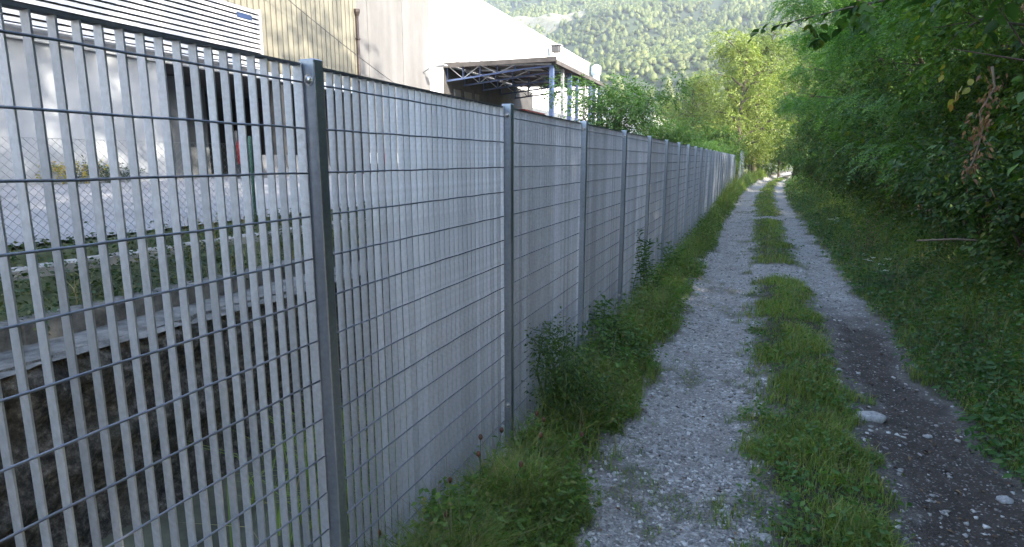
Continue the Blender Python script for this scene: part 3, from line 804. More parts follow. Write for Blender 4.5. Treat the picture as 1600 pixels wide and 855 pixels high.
def spray(seed, nf=5, **kw):
    """a few fronds on one shoot"""
    r = np.random.default_rng(seed); V = []; F = []; o = 0
    for i in range(nf):
        v, f = frond(seed*10+i, **kw); a = R(r.uniform(-75, 75)); e = R(r.uniform(-25, 15))
        fr = frame(np.array([math.cos(a)*math.cos(e), math.sin(a)*math.cos(e), math.sin(e)]), np.array([0, 0, 1.])+r.normal(size=3)*.15)
        V.append(v@fr+np.array([.10*i, 0, -.01*i])); F.append(f+o); o += len(v)
    return np.concatenate(V), np.concatenate(F)
def scatter(T, P, D, S, r):
    """turn the leaf templates T to the directions D at the points P, as one array pair"""
    VV, FF, off = [], [], 0
    which = r.integers(0, len(T), len(P)); up_ = np.array([0, 0, 1.])
    for k, (tv, tf) in enumerate(T):
        q = which == k
        if not q.any(): continue
        x = D[q]/np.linalg.norm(D[q], axis=1)[:, None]
        u = up_+r.normal(size=x.shape)*.18
        y = np.cross(u, x); y /= np.linalg.norm(y, axis=1)[:, None]+1e-9; z = np.cross(x, y)
        W = tv[None]*S[q][:, None, None]
        W = W[..., 0:1]*x[:, None]+W[..., 1:2]*y[:, None]+W[..., 2:3]*z[:, None]+P[q][:, None]
        VV.append(W.reshape(-1, 3)); FF.append((tf[None]+(np.arange(q.sum())*len(tv))[:, None, None]).reshape(-1, 3)+off); off += q.sum()*len(tv)
    return np.concatenate(VV), np.concatenate(FF)
def rand_lobes(r, n, H, zb, Rc, lr, profile=.5):
    out = []
    for i in range(n):
        t = (i+.5)/n; a = i*2.4+r.random()*1.0
        z = zb+(H-zb)*(t**.9)
        rad = Rc*(1-abs(t-profile)**1.6*1.1)*(.35+.65*r.random())
        out.append((math.cos(a)*rad, math.sin(a)*rad, z, lr*(.75+.5*r.random())))
    return out
def plant(name, seed, lobes, T, tips, mat, trunk=None, bark='bark', scale=1., inner=.5, down=.25, flat=.8, label=None, cat='tree', group=None, twigs=5):
    """a tree or bush: trunk and limbs in one mesh, leaves in another"""
    r = np.random.default_rng(seed)
    e = empty(name)
    L = np.array(lobes); wgt = L[:, 3]**2; wgt /= wgt.sum(); idx = r.choice(len(L), tips, p=wgt)
    u = r.normal(size=(tips, 3)); u /= np.linalg.norm(u, axis=1)[:, None]
    rad = L[idx, 3]*(inner+(1-inner)*r.random(tips)**.6)
    rad *= .8+.45*np.array(vnoise(u[:, 0]*2.5+idx*7, u[:, 1]*2.5+u[:, 2]*1.7, 1.0, seed % 13))
    P = L[idx, :3]+u*rad[:, None]*np.array([1, 1, flat])
    P[:, 2] = np.maximum(P[:, 2], .08+.1*r.random(tips))
    D = u*.8+r.normal(size=(tips, 3))*.45; D[:, 2] = D[:, 2]*.5-down
    S = scale*(.75+.5*r.random(tips))
    V, F = scatter(T, P, D, S, r)
    mk('crown' if cat == 'tree' else 'foliage', V, F, mat, e)
    m = MB()
    if trunk:
        H, tr, lean = trunk
        zs = np.linspace(-.35, H, 9); pts = [(lean[0]*(max(z, 0)/H)**1.5+.05*math.sin(z*1.3+seed), lean[1]*(max(z, 0)/H)**1.5+.05*math.cos(z*1.1+seed), z) for z in zs]
        m.tube(pts, [tr*(1-.8*max(0, z)/H)*(1.25 if z < 0 else 1) for z in zs], 8)
        base = lambda t: np.array([np.interp(t*H, zs, [p[k] for p in pts]) for k in range(3)])
    for li, (x, y, z, rr) in enumerate(lobes):
        if trunk:
            a = base(min(.95, max(.12, (z-.35*math.hypot(x, y)-.2)/trunk[0]))); r0 = trunk[1]*.42
        else:
            a = np.array([x*.15+r.normal()*.08, y*.15+r.normal()*.08, -.1]); r0 = .016
        b = np.array([x, y, z]); mid = (a+b)/2+np.array([0, 0, .12*np.linalg.norm(b-a)])+r.normal(size=3)*.04
        m.tube([a, (a+mid)/2+r.normal(size=3)*.02, mid, (b+mid)/2, b], [r0, r0*.8, r0*.62, r0*.5, r0*.3], 5, False)
        mine = np.nonzero(idx == li)[0][:twigs]
        for q in mine:
            pq = P[q]; m.tube([b, (b+pq)/2+r.normal(size=3)*.06, pq], [r0*.3, r0*.2, .004], 4, False)
    m.build('trunk' if trunk else 'stems', bark, e, True)
    if label: tag(e, label, cat, group)
    return e

T_hazel = [twig(100+k, 10, .38, .10, .62, True) for k in range(5)]
T_small = [twig(120+k, 11, .28, .066, .55, True) for k in range(5)]
T_bramble = [twig(140+k, 9, .23, .062, .6, True, 65, .3, .55) for k in range(5)]
T_locust = [spray(160+k, 4) for k in range(5)]
T_far = [twig(180+k, 9, .55, .15, .6, False, 70, .3, .8) for k in range(5)]
T_herb = [twig(200+k, 6, .075, .030, .55, False, 80, -.5, .5) for k in range(5)]
T_willow = [twig(220+k, 14, .26, .055, .30, False, 55, .1, .5) for k in range(4)]

def lay(proto, spots):
    """spots: (x, y, rz, scale, label); the first one moves the original"""
    for k, (x, y, rz, s_, lab) in enumerate(spots):
        o = proto if k == 0 else copy_tree(proto)
        o.location = (x+float(shift(y)), y, float(gz(x+float(shift(y)), y))-.02 if x > -1.2 else (1.0 if x < -3.7 else 0)); o.rotation_euler = (0, 0, R(rz)); o.scale = (s_, s_, s_)
        o['label'] = lab

# ------------------------------------------------------------------ trees on the right of the track
r_ = np.random.default_rng(3)
GR = 'trees along the right side of the track'
loc_l = [(x_, y_, z_, rr_*1.05) for x_, y_, z_, rr_ in rand_lobes(r_, 19, 7.8, 1.2, 2.6, .95, .42)]
locust = plant('locust_tree', 31, loc_l, T_locust, 1500, 'leaf_locust', (6.6, .13, (.3, .2)), down=.42, flat=.24, inner=.25, label='x', group=GR)
lay(locust, [(3.7, 12.4, 200, 1.0, 'feathery locust tree, nearest of its kind, its sprays hanging over the right rut'),
             (3.6, 17.0, 80, 1.02, 'feathery locust whose layered sprays stand out midway along the right hand trees'),
             (3.5, 22.5, 300, 1.1, 'feathery locust tree further down, its edge against the pale sunlit trees'),
             (3.7, 30.0, 140, 1.1, 'feathery locust tree behind the others, near the bend of the track'),
             (4.6, 41.0, 20, 1.1, 'farthest feathery locust tree above the bend of the track')])
haz_l = rand_lobes(r_, 20, 6.3, .8, 2.3, .70, .4)
hazel = plant('hazel_tree', 32, haz_l, T_hazel, 1250, 'leaf_hazel', (4.8, .09, (-.3, .1)), inner=.6, label='x', group=GR)
lay(hazel, [(4.5, 6.3, 40, 1.0, 'dense dark hazel filling the right edge behind the dead brown vine'),
            (4.5, 9.6, 160, 1.05, 'dense hazel between the dead vine and the first locust tree'),
            (4.4, 15.3, 250, 1.0, 'dark hazel wedged between the two nearest locust trees'),
            (4.2, 20.5, 10, 1.0, 'dark hazel behind the middle locust tree on the right'),
            (4.3, 27.2, 120, 1.05, 'dark hazel low against the bend, below the far locust trees'),
            (4.5, 36.5, 310, 1.1, 'hazel crown at the far end of the right hand tree line'),
            (4.4, 2.4, 75, 1.15, 'unseen hazel just right of the viewpoint, added to shade the track'),  # added off view to keep sun patches off gravel and fence
            (4.6, -1.2, 75, 1.15, 'hazel standing just behind the viewpoint on the right'),
            (4.4, -5.0, 215, 1.15, 'second hazel behind the viewpoint on the right')]
    +[(6.1, y_, 50*k_, 1.2, 'added unseen back row hazel thickening the shade, '+w_) for k_, (y_, w_) in enumerate(((-9.0, 'farthest behind the viewpoint'), (-3.2, 'behind the viewpoint'), (.6, 'level with the viewpoint'), (4.6, 'beside the dead vine'), (8.2, 'left of the dead vine'), (11.4, 'beside the nearest locust'), (2.4, 'between the viewpoint and the dead vine'), (-1.2, 'just behind the viewpoint')))])  # second row of copies added to block sun reaching track and fence
big_l = rand_lobes(r_, 24, 12.2, 2.6, 2.7, 1.2, .45)
big = plant('lime_tree', 33, big_l, [twig(240+k, 9, .5, .15, .7, False) for k in range(5)], 1500, 'leaf_hazel', (10.2, .2, (.2, .3)), inner=.3, label='x', group=GR)
lay(big, [(6.6, 3.4, 0, 1.25, 'tall broadleaf tree behind the hazels at the right edge of the picture'),
          (6.8, 7.9, 120, 1.28, 'tall broadleaf tree showing above the hazel at the top right'),
          (7.2, 12.6, 240, .85, 'tall broadleaf tree standing behind the nearest locust'),
          (6.9, -1.6, 60, 1.3, 'tall broadleaf tree to the right of the viewpoint'),
          (7.0, -6.4, 170, 1.3, 'tall broadleaf tree behind the viewpoint'),
          (6.8, -11.4, 20, 1.3, 'second tall broadleaf tree further behind the viewpoint'),
          (8.6, 16.6, 310, .72, 'shorter broadleaf tree behind the middle locust'),
          (9.5, 23.5, 30, .52, 'broadleaf tree at the back of the far locusts'),
          (9.8, 30.5, 200, .52, 'broadleaf tree at the back near the bend'),
          (10, 38.5, 280, .52, 'broadleaf tree closing the tree line at the bend')])
# ------------------------------------------------------------------ shrubs and brambles in front of them
GS = 'brambles at the foot of the trees'
br_l = [(r_.normal()*.5, r_.normal()*.7, .25+1.25*r_.random(), .26+.2*r_.random()) for _ in range(17)]
bramble = plant('bramble_bush', 34, br_l, T_bramble, 1050, 'leaf_bramble', None, 'twig', inner=.3, label='x', cat='bush', group=GS)
lay(bramble, [(3.25, 4.4, 0, 1.0, 'bramble bush at the lower right edge of the picture'),
              (3.2, 6.0, 90, 1.05, 'bramble bush below the dead brown vine'),
              (3.15, 7.6, 190, 1.0, 'bramble bush just left of the dead stick on the right bank'),
              (3.1, 9.3, 280, 1.0, 'bramble bush behind the white umbel flowers'),
              (3.05, 11.2, 50, 1.0, 'bramble bush in front of the nearest locust trunk'),
              (3.0, 13.4, 140, 1.05, 'bramble bush under the drooping locust sprays'),
              (3.05, 16.0, 230, 1.1, 'bramble bush halfway along the right bank'),
              (2.9, 19.2, 320, 1.1, 'bramble bush where the right rut narrows'),
              (3.0, 23.0, 70, 1.2, 'bramble bush by the far narrow part of the right rut'),
              (3.0, 28.0, 160, 1.3, 'bramble bush before the bend on the right'),
              (3.0, 34.0, 250, 1.4, 'bramble bush at the bend on the right'),
              (3.3, 2.6, 120, 1.0, 'bramble bush beside the viewpoint on the right'),
              (3.2, 42.0, 30, 1.6, 'farthest bramble bush on the right of the bend')])
hd_l = [(r_.normal()*.65, r_.normal()*.8, .5+2.4*r_.random(), .34+.26*r_.random()) for _ in range(20)]
hedge = plant('dogwood_bush', 35, hd_l, T_small, 1300, 'leaf_bramble', None, 'twig', inner=.25, label='x', cat='bush', group='dogwoods between the trees')
lay(hedge, [(4.0, 5.0, 0, 1.0, 'tall dogwood bush at the right edge behind the brambles'),
            (3.8, 8.2, 100, 1.0, 'tall dogwood bush above the dead stick'),
            (3.7, 11.5, 200, 1.0, 'tall dogwood bush left of the nearest locust trunk'),
            (3.7, 14.8, 300, 1.1, 'tall dogwood bush under the middle locust'),
            (3.7, 18.9, 40, 1.1, 'tall dogwood bush behind the narrow part of the right rut'),
            (3.5, 25.5, 150, 1.3, 'tall dogwood bush further along the right bank'),
            (3.5, 32.0, 250, 1.4, 'tall dogwood bush near the bend'),
            (3.6, 39.0, 10, 1.5, 'tall dogwood bush at the bend behind the last brambles'),
            (3.8, 47.0, 80, 1.6, 'tall dogwood bush past the bend'),
            (4.3, 3.4, 30, 1.25, 'unseen tall dogwood bush off the right edge, added to close a sun gap'),  # this and the next two: added off view against sun streaks
            (4.2, .6, 130, 1.5, 'unseen tall dogwood bush right beside the viewpoint, added to shade the fence'),
            (4.3, -2.4, 230, 1.5, 'unseen tall dogwood bush a little behind the viewpoint, added to thicken the shade')])

# hazel whose boughs hang into the top right corner
r2 = np.random.default_rng(12)
ov = empty('overhanging_hazel', (3.1, 2.9, .1)); tag(ov, 'hazel with large leaves whose boughs hang into the top right corner', 'tree')
m = MB(); P = []; D = []
def bough(a, b, sag, n, r0):
    a = np.array(a, float); b = np.array(b, float); pts = []
    for t in np.linspace(0, 1, n): p = a*(1-t)+b*t; p[2] += sag*math.sin(t*math.pi); pts.append(p)
    return np.array(pts), [r0*(1-.85*t) for t in np.linspace(0, 1, n)]
stem, rs = bough((0, 0, -.3), (-.2, .6, 3.0), 0, 8, .06); m.tube(stem, rs, 7)
ends = [((-.13, .38, 1.9), (-3.05, 2.1, 2.53), .28, .022, .25), ((-.158, .475, 2.3), (-1.9, 2.2, 3.0), .25, .018, .1), ((-.17, .51, 2.5), (-1.4, 1.7, 2.75), .15, .018, .0),
        ((-.182, .545, 2.7), (-1.2, 2.6, 3.0), .3, .018, .0), ((-.13, .38, 1.9), (-.6, 1.9, 2.2), .25, .014, .0), ((-.2, .6, 3.0), (-2.2, 1.6, 3.15), .2, .016, .1),
        ((-.194, .582, 2.9), (-.9, 3.0, 2.75), .3, .016, .0), ((-.182, .545, 2.7), (.2, 2.2, 2.8), .3, .016, .0), ((-.2, .6, 3.0), (-2.0, 3.0, 3.3), .3, .016, .0)]
for a, b, sag, r0, start in ends:
    pts, rs = bough(a, b, sag, 14, r0); m.tube(pts, rs, 5)
    n_ = 38
    for k in range(n_):
        t = start+(1-start)*(k+.5)/n_
        p = np.array([np.interp(t, np.linspace(0, 1, 14), pts[:, c]) for c in range(3)])
        d = (pts[-1]-pts[0]); d /= np.linalg.norm(d); sd_ = np.array([-d[1], d[0], 0])*(1 if k % 2 else -1)
        if t < .5 or r2.random() < .55:
            P.append(p+r2.normal(size=3)*.04); D.append(d*.5+sd_*.6+np.array([0, 0, -.35])+r2.normal(size=3)*.25)
m.build('trunk', 'bark', ov, True)
V, F = scatter([twig(260+k, 8, .26, .085, .66, True, 60, .3, .5) for k in range(5)], np.array(P), np.array(D), .75+.5*r2.random(len(P)), r2)
mk('crown', V, F, 'leaf_hazel', ov)
# its thin leading shoot with a row of dark leaves
P = []; D = []; pts, rs = bough((-.1, .3, 1.9), (-3.05, 2.1, 2.53), .28, 14, .02)
for k in range(34):
    t = .40+.60*(k+.5)/34; p = np.array([np.interp(t, np.linspace(0, 1, 14), pts[:, c]) for c in range(3)]); P.append(p); D.append((-.6, .1+(.5 if k % 2 else -.5), -.35+.2*r2.normal()))
lv_, lf_ = leaf_pts(.062, .019, .2, .25, True)
V, F = scatter([(lv_, lf_)], np.array(P), np.array(D, float), .8+.45*r2.random(len(P)), r2); mk('leading_leaves', V, F, 'leaf_hazel', ov)
# yellow leaves
yl = [twig(300, 3, .06, .06, .7, True, 40, .8, .5)]
V, F = scatter(yl, np.array([(-1.98, 1.6, 2.06), (-2.0, 1.6, 2.02), (-2.02, 1.6, 1.98), (-2.09, 1.6, 2.15)]), np.array([(-.2, 0, -1.), (.1, .2, -1), (-.3, .3, -.6), (.2, 0, -1)]), np.array([1.1, 1., .8, .8]), r2)
yo = mk('yellow_leaves', V, F, 'yellow', ov); yo['label'] = 'few yellow leaves hanging from the bough'
# dead vine on a bare branch
dv = empty('dead_vine', (1.27, 4.6, 2.24)); tag(dv, 'hanging string of dead brown leaves on a bare branch at the right', 'dead vine')
m = MB(); pts, rs = bough((-.20, .05, .12), (.9, -.5, -.25), .0, 8, .014); m.tube(pts, rs[::-1], 6); m.build('branch', 'twig', dv, True)
m = MB(); hang = [(0, 0, 0), (.03, .01, -.12), (-.03, 0, -.26), (.0, .02, -.4), (-.03, 0, -.55), (-.07, .0, -.68)]; m.tube(hang, [.008, .007, .006, .006, .005, .003], 5); m.build('stem', 'drystick', dv, True)
P = []; D = []
for k in range(80):
    t = r2.random()**.8; i_ = t*5; a = int(min(4, i_)); p = np.array(hang[a])*(1-(i_-a))+np.array(hang[a+1])*(i_-a)
    P.append(p+r2.normal(size=3)*.024); D.append(np.array([r2.normal()*.8, r2.normal()*.8, -.8]))
V, F = scatter([twig(310+k, 2, .03, .036, .5, True, 30, 1, 1.3) for k in range(4)], np.array(P), np.array(D), .6+.7*r2.random(80), r2); mk('dead_leaves', V, F, 'dead', dv)
# dry stick on the right bank
m = MB(); m.tube([(0, 0, 0), (.35, .02, .03), (.75, .0, .02)], [.009, .011, .006], 6); o = m.build('dead_stick', 'drystick', None, True); o.location = (1.62, 7.5, .86)
tag(o, 'bare dry stick poking out of the brambles on the right bank', 'stick')

# ------------------------------------------------------------------ trees and bushes beyond the fence and at the end of the track
r3 = np.random.default_rng(21)
GB = 'bushes behind the fence'
bu_l = [(r3.normal()*.9, r3.normal()*.9, .9+2.6*r3.random(), .55+.4*r3.random()) for _ in range(20)]
bush = plant('elder_bush', 41, bu_l, [twig(320+k, 11, .42, .11, .45) for k in range(5)], 1500, 'leaf_fresh', None, 'bark', inner=.3, down=.1, label='x', cat='bush', group=GB)
def put(o, x, y, z, rz, s_, lab):
    o.location = (x, y, z); o.rotation_euler = (0, 0, R(rz)); o.scale = s_ if isinstance(s_, tuple) else (s_, s_, s_); o['label'] = lab
put(bush, -5.1, 24.0, 1.0, 0, (1.0, 1.0, 1.02), 'bright green bush rising above the fence beside the canopy columns')
for a in ((-3.9, 30.0, .9, 100, (.8, .8, .72), 'lower round green bush above the fence, right of the tall bright one'),
          (-3.2, 35.5, .7, 200, (.8, .8, .55), 'small leafy bush top peeping over the fence before the pale trees'),
          (-2.7, 40.5, .5, 30, (.9, .9, .62), 'green bush at the far end of the long fence'),
          (-6.6, 33.5, 1.0, 60, (.6, .6, .5), 'green bush behind the two front bushes'),
          (-5.4, 42.0, 1.0, 150, (.8, .8, .5), 'green bush further back beyond the fence')):
    put(copy_tree(bush), *a[:4], a[4], a[5])
pa_l = rand_lobes(r3, 26, 10.4, 1.6, 2.5, 1.05, .4)
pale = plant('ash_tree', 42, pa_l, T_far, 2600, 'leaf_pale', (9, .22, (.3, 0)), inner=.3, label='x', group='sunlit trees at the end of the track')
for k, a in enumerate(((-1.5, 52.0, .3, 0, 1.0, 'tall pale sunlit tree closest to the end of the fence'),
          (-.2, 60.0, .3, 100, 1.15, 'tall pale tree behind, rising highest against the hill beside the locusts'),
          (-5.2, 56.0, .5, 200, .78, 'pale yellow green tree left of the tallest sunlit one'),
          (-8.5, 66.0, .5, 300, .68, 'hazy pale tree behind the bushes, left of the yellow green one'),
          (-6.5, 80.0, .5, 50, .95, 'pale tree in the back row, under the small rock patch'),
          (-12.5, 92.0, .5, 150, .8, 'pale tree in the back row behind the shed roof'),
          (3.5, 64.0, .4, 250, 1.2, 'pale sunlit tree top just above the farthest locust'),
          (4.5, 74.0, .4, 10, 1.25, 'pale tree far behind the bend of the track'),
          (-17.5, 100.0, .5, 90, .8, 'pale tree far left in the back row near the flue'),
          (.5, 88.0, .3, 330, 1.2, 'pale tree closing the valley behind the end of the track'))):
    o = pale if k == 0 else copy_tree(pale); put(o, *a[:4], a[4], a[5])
da_l = rand_lobes(r3, 15, 5.0, .6, 1.7, .9, .35)
dark = plant('field_maple', 43, da_l, [twig(340+k, 9, .42, .14, .7) for k in range(4)], 1300, 'leaf_hazel', (4.2, .12, (0, 0)), inner=.25, label='x', group='dark trees at the end of the track')
for k, a in enumerate(((-.6, 66.0, .3, 0, 1.0, 'dark rounded tree blocking the end of the left rut'),
          (2.2, 69.5, .3, 120, .9, 'dark tree between the two ruts where the track bends away'),
          (-2.3, 48.5, .3, 60, .72, 'dark tree behind the short far run of fence'),
          (6.6, 62.0, .5, 200, 1.2, 'dark tree right of the bend'),
          (6.2, 52.0, .6, 290, 1.2, 'dark tree joining the bend to the right hand tree line'),
          (-4.2, 49.5, .5, 330, .62, 'small dark tree under the pale yellow green one'))):
    o = dark if k == 0 else copy_tree(dark); put(o, *a[:4], a[4], a[5])

# ------------------------------------------------------------------ grass, herbs, gravel
def blades(P, h, wd, r, bend=.5):
    n = len(P); a = r.random(n)*6.283; ca, sa = np.cos(a), np.sin(a)
    dirx, diry = -sa, ca; b = bend*h*(.3+r.random(n)*1.1)
    z0 = np.zeros(n)
    def pt(off, t, k): return np.stack([P[:, 0]+ca*off+dirx*b*t*t, P[:, 1]+sa*off+diry*b*t*t, P[:, 2]+h*k], 1)
    V = np.stack([pt(-wd, 0, -.05), pt(wd, 0, -.05), pt(-wd*.75, .55, .6), pt(wd*.75, .55, .6), pt(z0, 1.15, .92)], 1).reshape(-1, 3)
    F = np.array([(0, 1, 3), (0, 3, 2), (2, 3, 4)])
    return V, (F[None]+(np.arange(n)*5)[:, None, None]).reshape(-1, 3)
rg = np.random.default_rng(5)
def sample_y(n, y0, y1, p=1.5):
    u = rg.random(n); e = 1-p; return (y0**e+u*(y1**e-y0**e))**(1/e)
def ground_pts(n, u0, u1, y0=1.2, y1=62, p=1.5):
    y = sample_y(n, y0, y1, p); x = u0+(u1-u0)*rg.random(n)+shift(y); return x, y
def build_grass(name, n, u0, u1, hfun, mat, label, dens=None, p=1.5, wd=.0018, bend=.65):
    x, y = ground_pts(n, u0, u1, p=p); gr_, so_ = masks(x, y)
    keep = rg.random(n) > np.clip(gr_+so_, 0, 1)*1.15
    if dens is not None: keep &= rg.random(n) < dens(x-shift(y), y)
    x, y = x[keep], y[keep]
    h = hfun(x-shift(y), y)*(.55+.8*rg.random(len(x)))
    V, F = blades(np.stack([x, y, gz(x, y)], 1), h, wd*(.7+.6*rg.random(len(x)))*(1+.10*y), rg, bend)
    return stuff(mk(name, V, F, mat), label, 'grass')
clump = lambda u, y: smooth(.28, .62, fbm(u, y, 2.6, 55))
build_grass('grass', 85000, -.08, .92, lambda u, y: .022+.045*clump(u, y)+.025*np.exp(-((u-.42)/.26)**2), 'grass', 'mown looking grass strip between the two ruts', lambda u, y: (.2+.8*clump(u, y))*(1-.75*np.exp(-((y-12.2)/.9)**2)-.5*np.exp(-((y-15)/.7)**2)))
build_grass('grass', 48000, -1.17, -.62, lambda u, y: (.11+.14*smooth(-.7, -1.05, u)*clump(u, y+3))*(1+2.6*smooth(15, 32, y)*smooth(-.55, -.95, u)), 'grass', 'uneven grass verge along the foot of the fence', lambda u, y: .25+.75*clump(u, y+7))
build_grass('grass', 80000, 1.2, 2.8, lambda u, y: .07+.24*smooth(1.3, 2.2, u)*clump(u, y+9), 'grass', 'grass of the right bank between rut and brambles', lambda u, y: .25+.6*clump(u, y+5))
build_grass('dry_grass', 2600, -1.17, -.72, lambda u, y: .18+.16*clump(u, y+3), 'grass_dry', 'scattered straw coloured stalks in the verge by the fence', None, wd=.0011)
build_grass('dry_grass', 1500, 1.4, 2.5, lambda u, y: .28+.1*clump(u, y+3), 'grass_dry', 'scattered straw coloured stalks on the right bank', None, wd=.0012)
# sparse tufts inside the left rut
x, y = ground_pts(20000, -.75, .15); gr_, so_ = masks(x, y); k_ = (gr_ < .80) & (gr_ > .05); x, y = x[k_], y[k_]
V, F = blades(np.stack([x, y, gz(x, y)], 1), .012+.03*rg.random(len(x))**2, .0016*(1+.1*y), rg, 1.2); stuff(mk('weeds', V, F, 'grass'), 'thin flat weed patches growing in the gravel rut', 'weeds')
def build_herbs(name, n, u0, u1, hfun, mat, label, dens=None, T=T_herb, sc_=1., p=1.5):
    x, y = ground_pts(n, u0, u1, p=p); gr_, so_ = masks(x, y)
    keep = rg.random(n) > np.clip(gr_+so_, 0, 1)*1.2
    if dens is not None: keep &= rg.random(n) < dens(x-shift(y), y)
    x, y = x[keep], y[keep]; h = hfun(x-shift(y), y)*rg.random(len(x))**.7
    P = np.stack([x, y, gz(x, y)+h], 1); D = rg.normal(size=(len(x), 3)); D[:, 2] = .25+.3*rg.random(len(x))
    V, F = scatter(T, P, D, sc_*(.7+.6*rg.random(len(x)))*(1+.035*y), rg)
    return stuff(mk(name, V, F, mat), label, 'ground cover')
build_herbs('herbs', 12000, -1.18, -.66, lambda u, y: .05+.22*smooth(-.75, -1.1, u)*clump(u*.7, y*.8+3), 'leaf_herb', 'low leafy weeds along the foot of the fence', lambda u, y: .2+.8*clump(u, y*.9+13))
build_herbs('herbs', 3000, .0, .85, lambda u, y: .035+.0*u, 'leaf_herb', 'clover and plantain mixed into the middle strip', lambda u, y: clump(u, y+23))
build_herbs('herbs', 15000, 1.35, 3.0, lambda u, y: .05+.36*smooth(1.5, 2.5, u)*(.3+.9*clump(u*.8, y*.8+2)), 'leaf_herb', 'nettles and leafy weeds covering the right bank', None, T_herb+[twig(205+k, 8, .12, .04, .5, False, 75, -.2, .5) for k in range(2)], 1.0)
# ivy and weeds on the far bank of the ditch, ferns in the ditch
yb_ = rg.uniform(-2, 14, 5600); xb_ = rg.uniform(-4.5, -3.66, 5600)
k_ = fbm(xb_, yb_, 1.6, 63) > .38; xb_, yb_ = xb_[k_], yb_[k_]
P = np.stack([xb_, yb_, .80+.285*smooth(-3.75, -4.65, xb_)+.09*rg.random(len(xb_))**1.5*(.3+1.4*fbm(xb_, yb_, .9, 64))], 1); D = rg.normal(size=P.shape); D[:, 2] = .2
V, F = scatter(T_herb, P, D, .9+.7*rg.random(len(P)), rg); stuff(mk('ivy', V, F, 'leaf_ivy'), 'dark ivy and weeds on the bank behind the ditch wall', 'ground cover')
yb_ = rg.uniform(-1, 14, 5500); xb_ = rg.uniform(-4.6, -3.7, 5500)
k_ = (fbm(xb_, yb_, .8, 65)+.3*smooth(3, 6, yb_)) > .55; xb_, yb_ = xb_[k_], yb_[k_]
V, F = blades(np.stack([xb_, yb_, .80+.285*smooth(-3.75, -4.65, xb_)], 1), .06+.16*rg.random(len(xb_)), .003, rg, .6); stuff(mk('dry_grass', V, F, 'grass_dry'), 'yellowed grass tufts on the bank behind the ditch', 'grass')
yb_ = rg.uniform(2.3, 12, 5000); xb_ = rg.uniform(-3.0, -1.45, 5000); k_ = rg.random(5000) < smooth(2.4, 4, yb_+.5*xb_+1.6); xb_, yb_ = xb_[k_], yb_[k_]
V, F = blades(np.stack([xb_, yb_, np.full(len(xb_), -.5)], 1), .25+.35*rg.random(len(xb_)), .006, rg, .8); stuff(mk('ditch_grass', V, F, 'grass'), 'long dark grass growing in the bottom of the ditch', 'grass')
# weeds at the foot of the factory wall
for k, (yq, s_, mt_, lab) in enumerate(((7.75, 1., 'yellow', 'yellowing weed tuft at the foot of the pale factory wall'), (8.45, 1.1, 'leaf_ivy', 'dark green weed tuft at the foot of the pale factory wall'))):
    e = empty('wall_weed', (-11.8, yq, 1.22)); tag(e, lab, 'weed')
    P = np.stack([rg.normal(size=90)*.1, rg.normal(size=90)*.26, .08+.3*rg.random(90)], 1); D = rg.normal(size=P.shape); D[:, 2] += .4
    V, F = scatter(T_bramble, P, D, np.full(90, .7*s_), rg); mk('foliage', V, F, mt_, e)
    m = MB()
    for j in range(6): m.tube([(0, 0, -.02), (rg.normal()*.05, rg.normal()*.12, .3)], [.006, .003], 4)
    m.build('stems', 'stem', e)

# gravel stones
rp_ = np.random.default_rng(9)
cube = np.array([(-1, -1, -1), (1, -1, -1), (1, 1, -1), (-1, 1, -1), (-1, -1, 1), (1, -1, 1), (1, 1, 1), (-1, 1, 1)], float)
cf = np.array([(0, 2, 1), (0, 3, 2), (4, 5, 6), (4, 6, 7), (0, 1, 5), (0, 5, 4), (1, 2, 6), (1, 6, 5), (2, 3, 7), (2, 7, 6), (3, 0, 4), (3, 4, 7)])
VV, FF, off = [], [], 0
x, y = ground_pts(56000, -.78, 1.45, 1.3, 24, 1.9); gr_, so_ = masks(x, y); k_ = (rg.random(len(x)) < gr_*.55*(1-so_)+so_*.06); x, y = x[k_], y[k_]
grp = rg.integers(0, 6, len(x))
for k in range(6):
    tv = cube*.7+rp_.normal(size=cube.shape)*.24; q = grp == k; n_ = q.sum()
    s_ = .0035+.0105*rg.random(n_)**2.8+.0012*np.minimum(y[q], 12)*.3
    S3 = np.stack([s_*(1+.5*rg.random(n_)), s_, s_*.55], 1)
    v_, f_ = replicate(tv, cf, np.stack([x[q], y[q], gz(x[q], y[q])+s_*.12], 1), S3, rg.random(n_)*6.28); VV.append(v_); FF.append(f_+off); off += len(v_)
stuff(mk('gravel', np.concatenate(VV), np.concatenate(FF), 'pebble'), 'loose pale gravel lying in the two ruts', 'gravel')
x, y = ground_pts(9000, -1.1, 1.7, 1.3, 14, 1.8); gr_, so_ = masks(x, y); k_ = rg.random(len(x)) < .06+.25*so_; x, y = x[k_], y[k_]
lt, lf_ = leaf_pts(.03, .009, .3, .3); D = rg.normal(size=(len(x), 3)); D[:, 2] *= .2
V, F = scatter([(lt, lf_)], np.stack([x, y, gz(x, y)+.006], 1), D, .5+.9*rg.random(len(x)), rg); stuff(mk('leaf_litter', V, F, 'litter'), 'small dead leaves scattered on the track', 'leaf litter')
